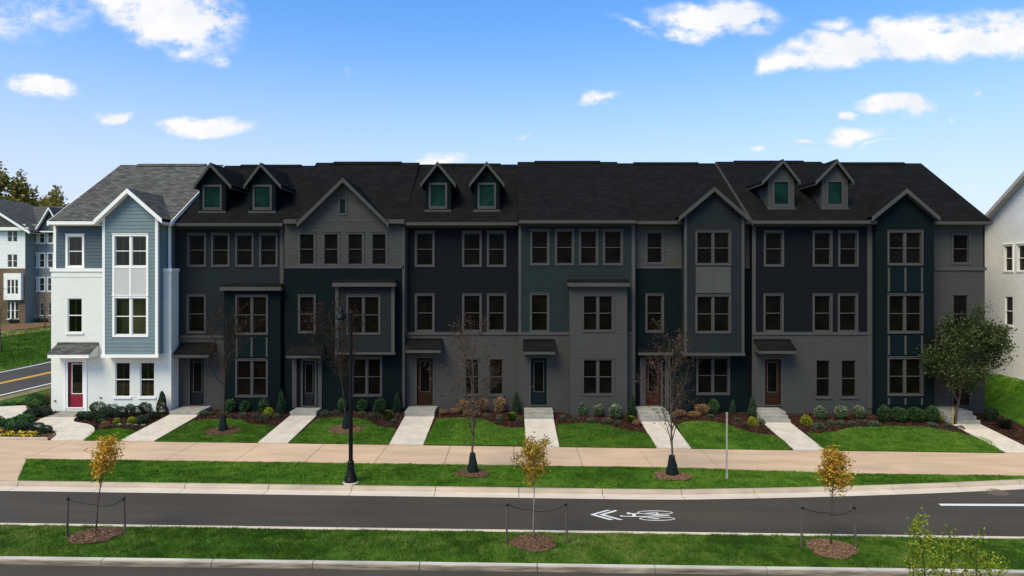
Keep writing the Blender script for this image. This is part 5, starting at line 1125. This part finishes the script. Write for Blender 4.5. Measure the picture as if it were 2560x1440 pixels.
# staked young maples on the median
specs = [(240, 1341, 120, 1110, 170, 309, 1236, 3, A_MAPLE, 'slim amber-leaved staked young maple nearest the corner ramp', 'first'), (1334, 1358, 112, 1117, 1269, 1414, 1250, 8, A_MAPLE2, 'amber and olive staked young maple opposite the sage house', 'second'), (2077, 1372, 122, 1140, 2006, 2136, 1258, 14, A_MAPLE, 'full golden staked young maple opposite the navy house with charcoal dormers', 'third')]
for (px, py, wr, top, s1, s2, stop, seed, lm, lab, nth) in specs:
    x, y, z = mulch_ring(px, py, Hmed, wr, 'brown bark mulch ring round the %s staked median maple from the corner ramp' % nth)
    hgt = (py - top) * y / F
    mb, tips = grow(seed, hgt*0.97, 0.026, 0.50, 2, 13, 0.50 if seed == 3 else 0.6, 0.30, 0.10, 0.5, ((0.02, 0, ), (-0.03, 0), (0.03, 0))[[3, 8, 14].index(seed)], n0=6)
    cr = crown_mesh('crown', tips, {3: 1700, 8: 2300, 14: 2700}[seed], 0.075, 0.075, lm, seed, 1, hgt*0.5)
    tree('young_maple', (x, y, z), lab, mb, BARKP if seed == 8 else BARK, cr, group='staked young maples on the median')
    for k, sx in enumerate((s1, s2)):
        yy = y - 0.05 + 0.1*k; xx = X(sx, yy); zb = Hmed(xx, yy); zt = Z(stop, yy); q = (0.05 if k else -0.04)
        st = empty('stake', (xx, yy, zb), 'weathered wooden stake on the %s side of the %s median maple from the corner ramp' % (('ramp', 'far')[k], nth), 'stake', 'wooden tree stakes on the median')
        MB().tube([(xx+q, yy, zb-0.1), (xx+q*0.4, yy, (zb+zt)/2), (xx, yy, zt)], [0.032, 0.030, 0.026], 7).build('post', STAKE, st)
        za = zt - 0.13; zc = za - 0.17; pts = []
        for i in range(9):
            t = i/8; pts.append((xx + (x-xx)*t, yy + (y-yy)*t, za + (zc-za)*t - 0.10*math.sin(math.pi*t)*(0.5+0.5*k)))
        MB().tube(pts, [0.012]*9, 4).build('strap', STRAP, st); MB().tube([(xx, yy, za-0.03), (xx, yy, za+0.03)], [0.045, 0.045], 8).build('knot', STRAP, st)
# street trees with watering bags
def bag_mesh(seed):
    mb = MB(); n = 16; rr = random.Random(seed)
    prof = [(0.20, 0.0), (0.22, 0.06), (0.20, 0.2), (0.165, 0.40), (0.13, 0.58), (0.105, 0.70), (0.11, 0.76), (0.06, 0.77)]
    for r, z in prof:
        for q in range(n):
            t = 2*math.pi*q/n; f_ = 1 + 0.15*math.sin(4*t + seed + z*3) + 0.11*math.sin(9*t + z*12); mb.v.append((r*f_*math.cos(t), r*f_*math.sin(t), z*(1+0.05*math.sin(3*t+seed))))
    for k in range(len(prof)-1):
        for q in range(n): mb.f.append((k*n+q, k*n+(q+1)%n, (k+1)*n+(q+1)%n, (k+1)*n+q))
    return mb
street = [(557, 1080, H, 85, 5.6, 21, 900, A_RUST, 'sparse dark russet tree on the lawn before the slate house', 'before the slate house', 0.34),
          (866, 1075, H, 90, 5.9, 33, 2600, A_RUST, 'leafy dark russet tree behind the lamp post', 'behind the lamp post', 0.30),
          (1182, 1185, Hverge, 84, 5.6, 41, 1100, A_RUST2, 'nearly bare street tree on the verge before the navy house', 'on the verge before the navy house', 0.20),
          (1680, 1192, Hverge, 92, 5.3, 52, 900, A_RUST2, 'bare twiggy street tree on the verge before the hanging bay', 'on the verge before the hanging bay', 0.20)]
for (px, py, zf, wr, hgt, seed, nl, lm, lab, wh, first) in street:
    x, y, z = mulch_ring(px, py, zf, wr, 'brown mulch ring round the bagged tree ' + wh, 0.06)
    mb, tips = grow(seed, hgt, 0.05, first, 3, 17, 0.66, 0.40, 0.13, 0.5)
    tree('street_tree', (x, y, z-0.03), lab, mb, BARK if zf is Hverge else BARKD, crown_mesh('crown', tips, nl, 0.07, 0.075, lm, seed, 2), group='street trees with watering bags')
    o = bag_mesh(seed).build('watering_bag', BAG, None, smooth=True, recalc=False); o.location = (x, y, z-0.03); tag(o, 'dark green watering bag wrapped round the trunk ' + wh, 'watering bag', 'tree watering bags')
# leafy tree by the end house steps
x, y = G(2386, 1062); mb, tips = grow(77, 4.75, 0.075, 0.24, 3, 13, 0.75, 0.52, 0.13, 0.4, (0.12, 0))
tree('leafy_tree', (x, y, H(x, y)), 'leafy green tree by the end flight of steps', mb, BARK, crown_mesh('crown', tips, 17000, 0.17, 0.12, A_GREEN, 77, 2))
st = empty('stake', (x-0.16, y-0.12, H(x, y)), 'pale yellowish support stake at the leafy tree by the end steps', 'stake')
MB().tube([(x-0.16, y-0.12, H(x, y)-0.1), (x-0.16, y-0.12, H(x, y)+0.9)], [0.035, 0.033], 7).build('post', mat_noise('pale_stake', (0.38, 0.28, 0.10), 0.15, 12, 0.8, 0.2), st)
# yellow-green sapling in the foreground
YS = 12.5
o = empty('sapling_clump', (X(2395, YS), YS, T(8.5)-0.02), 'multi-stemmed yellow-green sapling in front of the near kerb', 'tree'); ba = OFF[o]
for (px, top, seed, ln, nl) in ((2335, 1290, 5, -0.01, 1300), (2372, 1335, 6, 0.0, 900), (2430, 1345, 9, 0.02, 500), (2480, 1395, 12, 0.08, 900)):
    xx = X(px, YS) - ba.x; hh = Z(top, YS) - ba.z; mb, tips = grow(seed, hh, 0.022, 0.48, 2, 16, 0.55, 0.20, 0.10, 0.5, (ln, 0), n0=6)
    me = mb.mesh('stem', smooth=True, recalc=False); me.materials.append(BARKD); s_ = link('stem', me, o); s_.location = (xx, 0.12*math.sin(px), 0)
    c_ = link('crown', crown_mesh('crown', tips, int(nl*1.15), 0.05, 0.05, A_LIME, seed, 1, hh*0.45), s_)
# trees behind the apartment building and along the side street
mb, tips = grow(101, 17.5, 0.40, 0.30, 3, 15, 0.85, 0.46, 0.14, 0.35); tme = mb.mesh('trunk', smooth=True, recalc=False)
cme = crown_mesh('crown', tips, 9000, 0.35, 0.55, A_OAK, 101, 2); cm2 = crown_mesh('crown', tips, 2600, 0.35, 0.50, A_OAK, 102, 2)
for (px, Yt, s, rz, lab, c_) in ((2, 128, 1.26, 0.3, 'tall autumn oak behind the apartment building, highest of three', cme), (98, 136, 1.12, 2.0, 'shorter autumn oak beside the highest one behind the apartments', cme), (160, 124, 1.02, 4.0, 'sparse autumn tree between the apartments and the white house roof', cm2), (-70, 130, 1.1, 1.0, 'broad autumn oak left of the highest one behind the apartments', cme)):
    tree('oak_tree', (X(px, Yt), Yt, H(-70, Yt)-0.2), lab, tme, BARK, c_, group='autumn trees behind the apartments', rz=rz, s=s)
for (px, py, hpx, seed, nl, lab) in ((4, 880, 140, 61, 500, 'small thinning autumn tree on the lawn across the side street'), (112, 822, 80, 62, 60, 'small bare tree on the lawn by the tan brick wing')):
    x, y = G(px, py); mb, tips = grow(seed, hpx*y/F, 0.07, 0.3, 3, 11, 0.6, 0.42, 0.12, 0.5)
    tree('lawn_tree', (x, y, H(x, y)), lab, mb, BARK, crown_mesh('crown', tips, nl, 0.12, 0.13, A_OAK, seed, 2))
for k, (px, py, w, hh) in enumerate(((60,806,26,14),(80,804,16,20),(95,806,16,12),(110,806,18,11),(35,808,26,12))): shrub('foundation_shrub', 'dark_boxwood', px, py, w, hh, 'small dark shrub against the brick foot of the apartment building', 'foundation shrubs of the apartments')
sheet('mulch_strip', GP([(-30, 829), (-30, 812), (125, 806), (125, 818)]), H, M_RINGM, 0.02, 4); sheet('dry_strip', GP([(-30, 846), (-30, 831), (125, 819), (125, 826)]), H, mat_noise('straw_turf', (0.36, 0.27, 0.12), 0.3, 1, 0.95, 0.1), 0.02, 4)
# ------------------------------------------------------------------ lamp post and sign post
BLACK = mat_noise('black_powder_coat', (0.004, 0.004, 0.004), 0.2, 5, 0.5, 0.2)
x, y = G(877, 1207, Hverge); z = Hverge(x, y)
lp = empty('street_lamp', (x, y, z), 'tall black street lamp with fluted base and side-hung lantern on the verge', 'street lamp')
m = MB(); m.lathe([(0.30, -0.1), (0.30, 0.02), (0.27, 0.05), (0.05, 0.05)], (x, y, z), 20); m.build('footing', M_KERB, lp)
m = MB(); m.lathe([(0.235, 0.05), (0.235, 0.12), (0.215, 0.15), (0.225, 0.19), (0.195, 0.23), (0.20, 0.27), (0.165, 0.36), (0.13, 0.48), (0.115, 0.58), (0.135, 0.60), (0.135, 0.64), (0.115, 0.66), (0.115, 0.76), (0.13, 0.78), (0.10, 0.82), (0.06, 0.84)], (x, y, z), 20); m.build('base', BLACK, lp, smooth=False)
zt = Z(786, y); m = MB(); m.tube([(x, y, z+0.7), (x, y, zt-0.3), (x, y, zt)], [0.078, 0.062, 0.060], 14); m.lathe([(0.085, 0), (0.085, 0.06), (0.05, 0.10), (0.02, 0.18)], (x, y, zt), 12); m.build('pole', BLACK, lp)
ax = X(852, y); m = MB(); m.tube([(x, y, zt-0.02), ((x+ax)/2, y, zt+0.06), (ax, y, zt+0.03)], [0.03, 0.026, 0.03], 8); m.build('arm', BLACK, lp)
lt = MB(); lt.lathe([(0.02, 0.30), (0.05, 0.24), (0.09, 0.16), (0.11, 0.04), (0.16, -0.02), (0.20, -0.12), (0.20, -0.16), (0.05, -0.16)], (ax, y, zt), 16); lo_ = lt.build('lantern', BLACK, lp)
m = MB(); m.lathe([(0.12, -0.16), (0.135, -0.26), (0.10, -0.38), (0.03, -0.44)], (ax, y, zt), 14); m.build('globe', glass_dark('smoked_globe', (0.03, 0.03, 0.028), 0.2, 0.4), lo_, smooth=True)
GALV = mat_noise('galvanised_steel', (0.32, 0.31, 0.29), 0.15, 14, 0.5, 0.5)
x, y = G(1817, 1197, Hverge); z = Hverge(x, y); zt = Z(1031, y)
sp = empty('sign_post', (x, y, z), 'slim grey galvanised sign post with plate seen edge-on beside the pavement', 'sign post')
MB().box(x-0.026, x+0.026, y-0.026, y+0.026, z-0.1, zt).build('post', GALV, sp); MB().box(x-0.040, x+0.040, y-0.040, y+0.040, z-0.1, z+0.17).build('sleeve', GALV, sp)
c_, s_ = math.cos(1.22), math.sin(1.22); m = MB(); px_ = x+0.035
m.prism([(px_ - 0.15*c_ - 0.003*s_, y - 0.15*s_ + 0.003*c_), (px_ + 0.15*c_ - 0.003*s_, y + 0.15*s_ + 0.003*c_), (px_ + 0.15*c_ + 0.003*s_, y + 0.15*s_ - 0.003*c_), (px_ - 0.15*c_ + 0.003*s_, y - 0.15*s_ - 0.003*c_)], 'z', zt-0.46, zt-0.01); m.build('plate', GALV, sp)
# lawn tufts on the rise by the gabled house and across the side street
grass([(25.9, 31.2), (28.5, 31.2), (28.5, 42.5), (25.9, 42.5)], H, 1300, 'green grass on the rise beside the cream gabled house', M_BLADE, 0.05, 0.016)
grass([(-60, 52), (-38.2, 52), (-38.2, 88), (-60, 88)], H, 130, 'green lawn grass across the side street', M_BLADE, 0.09, 0.045)
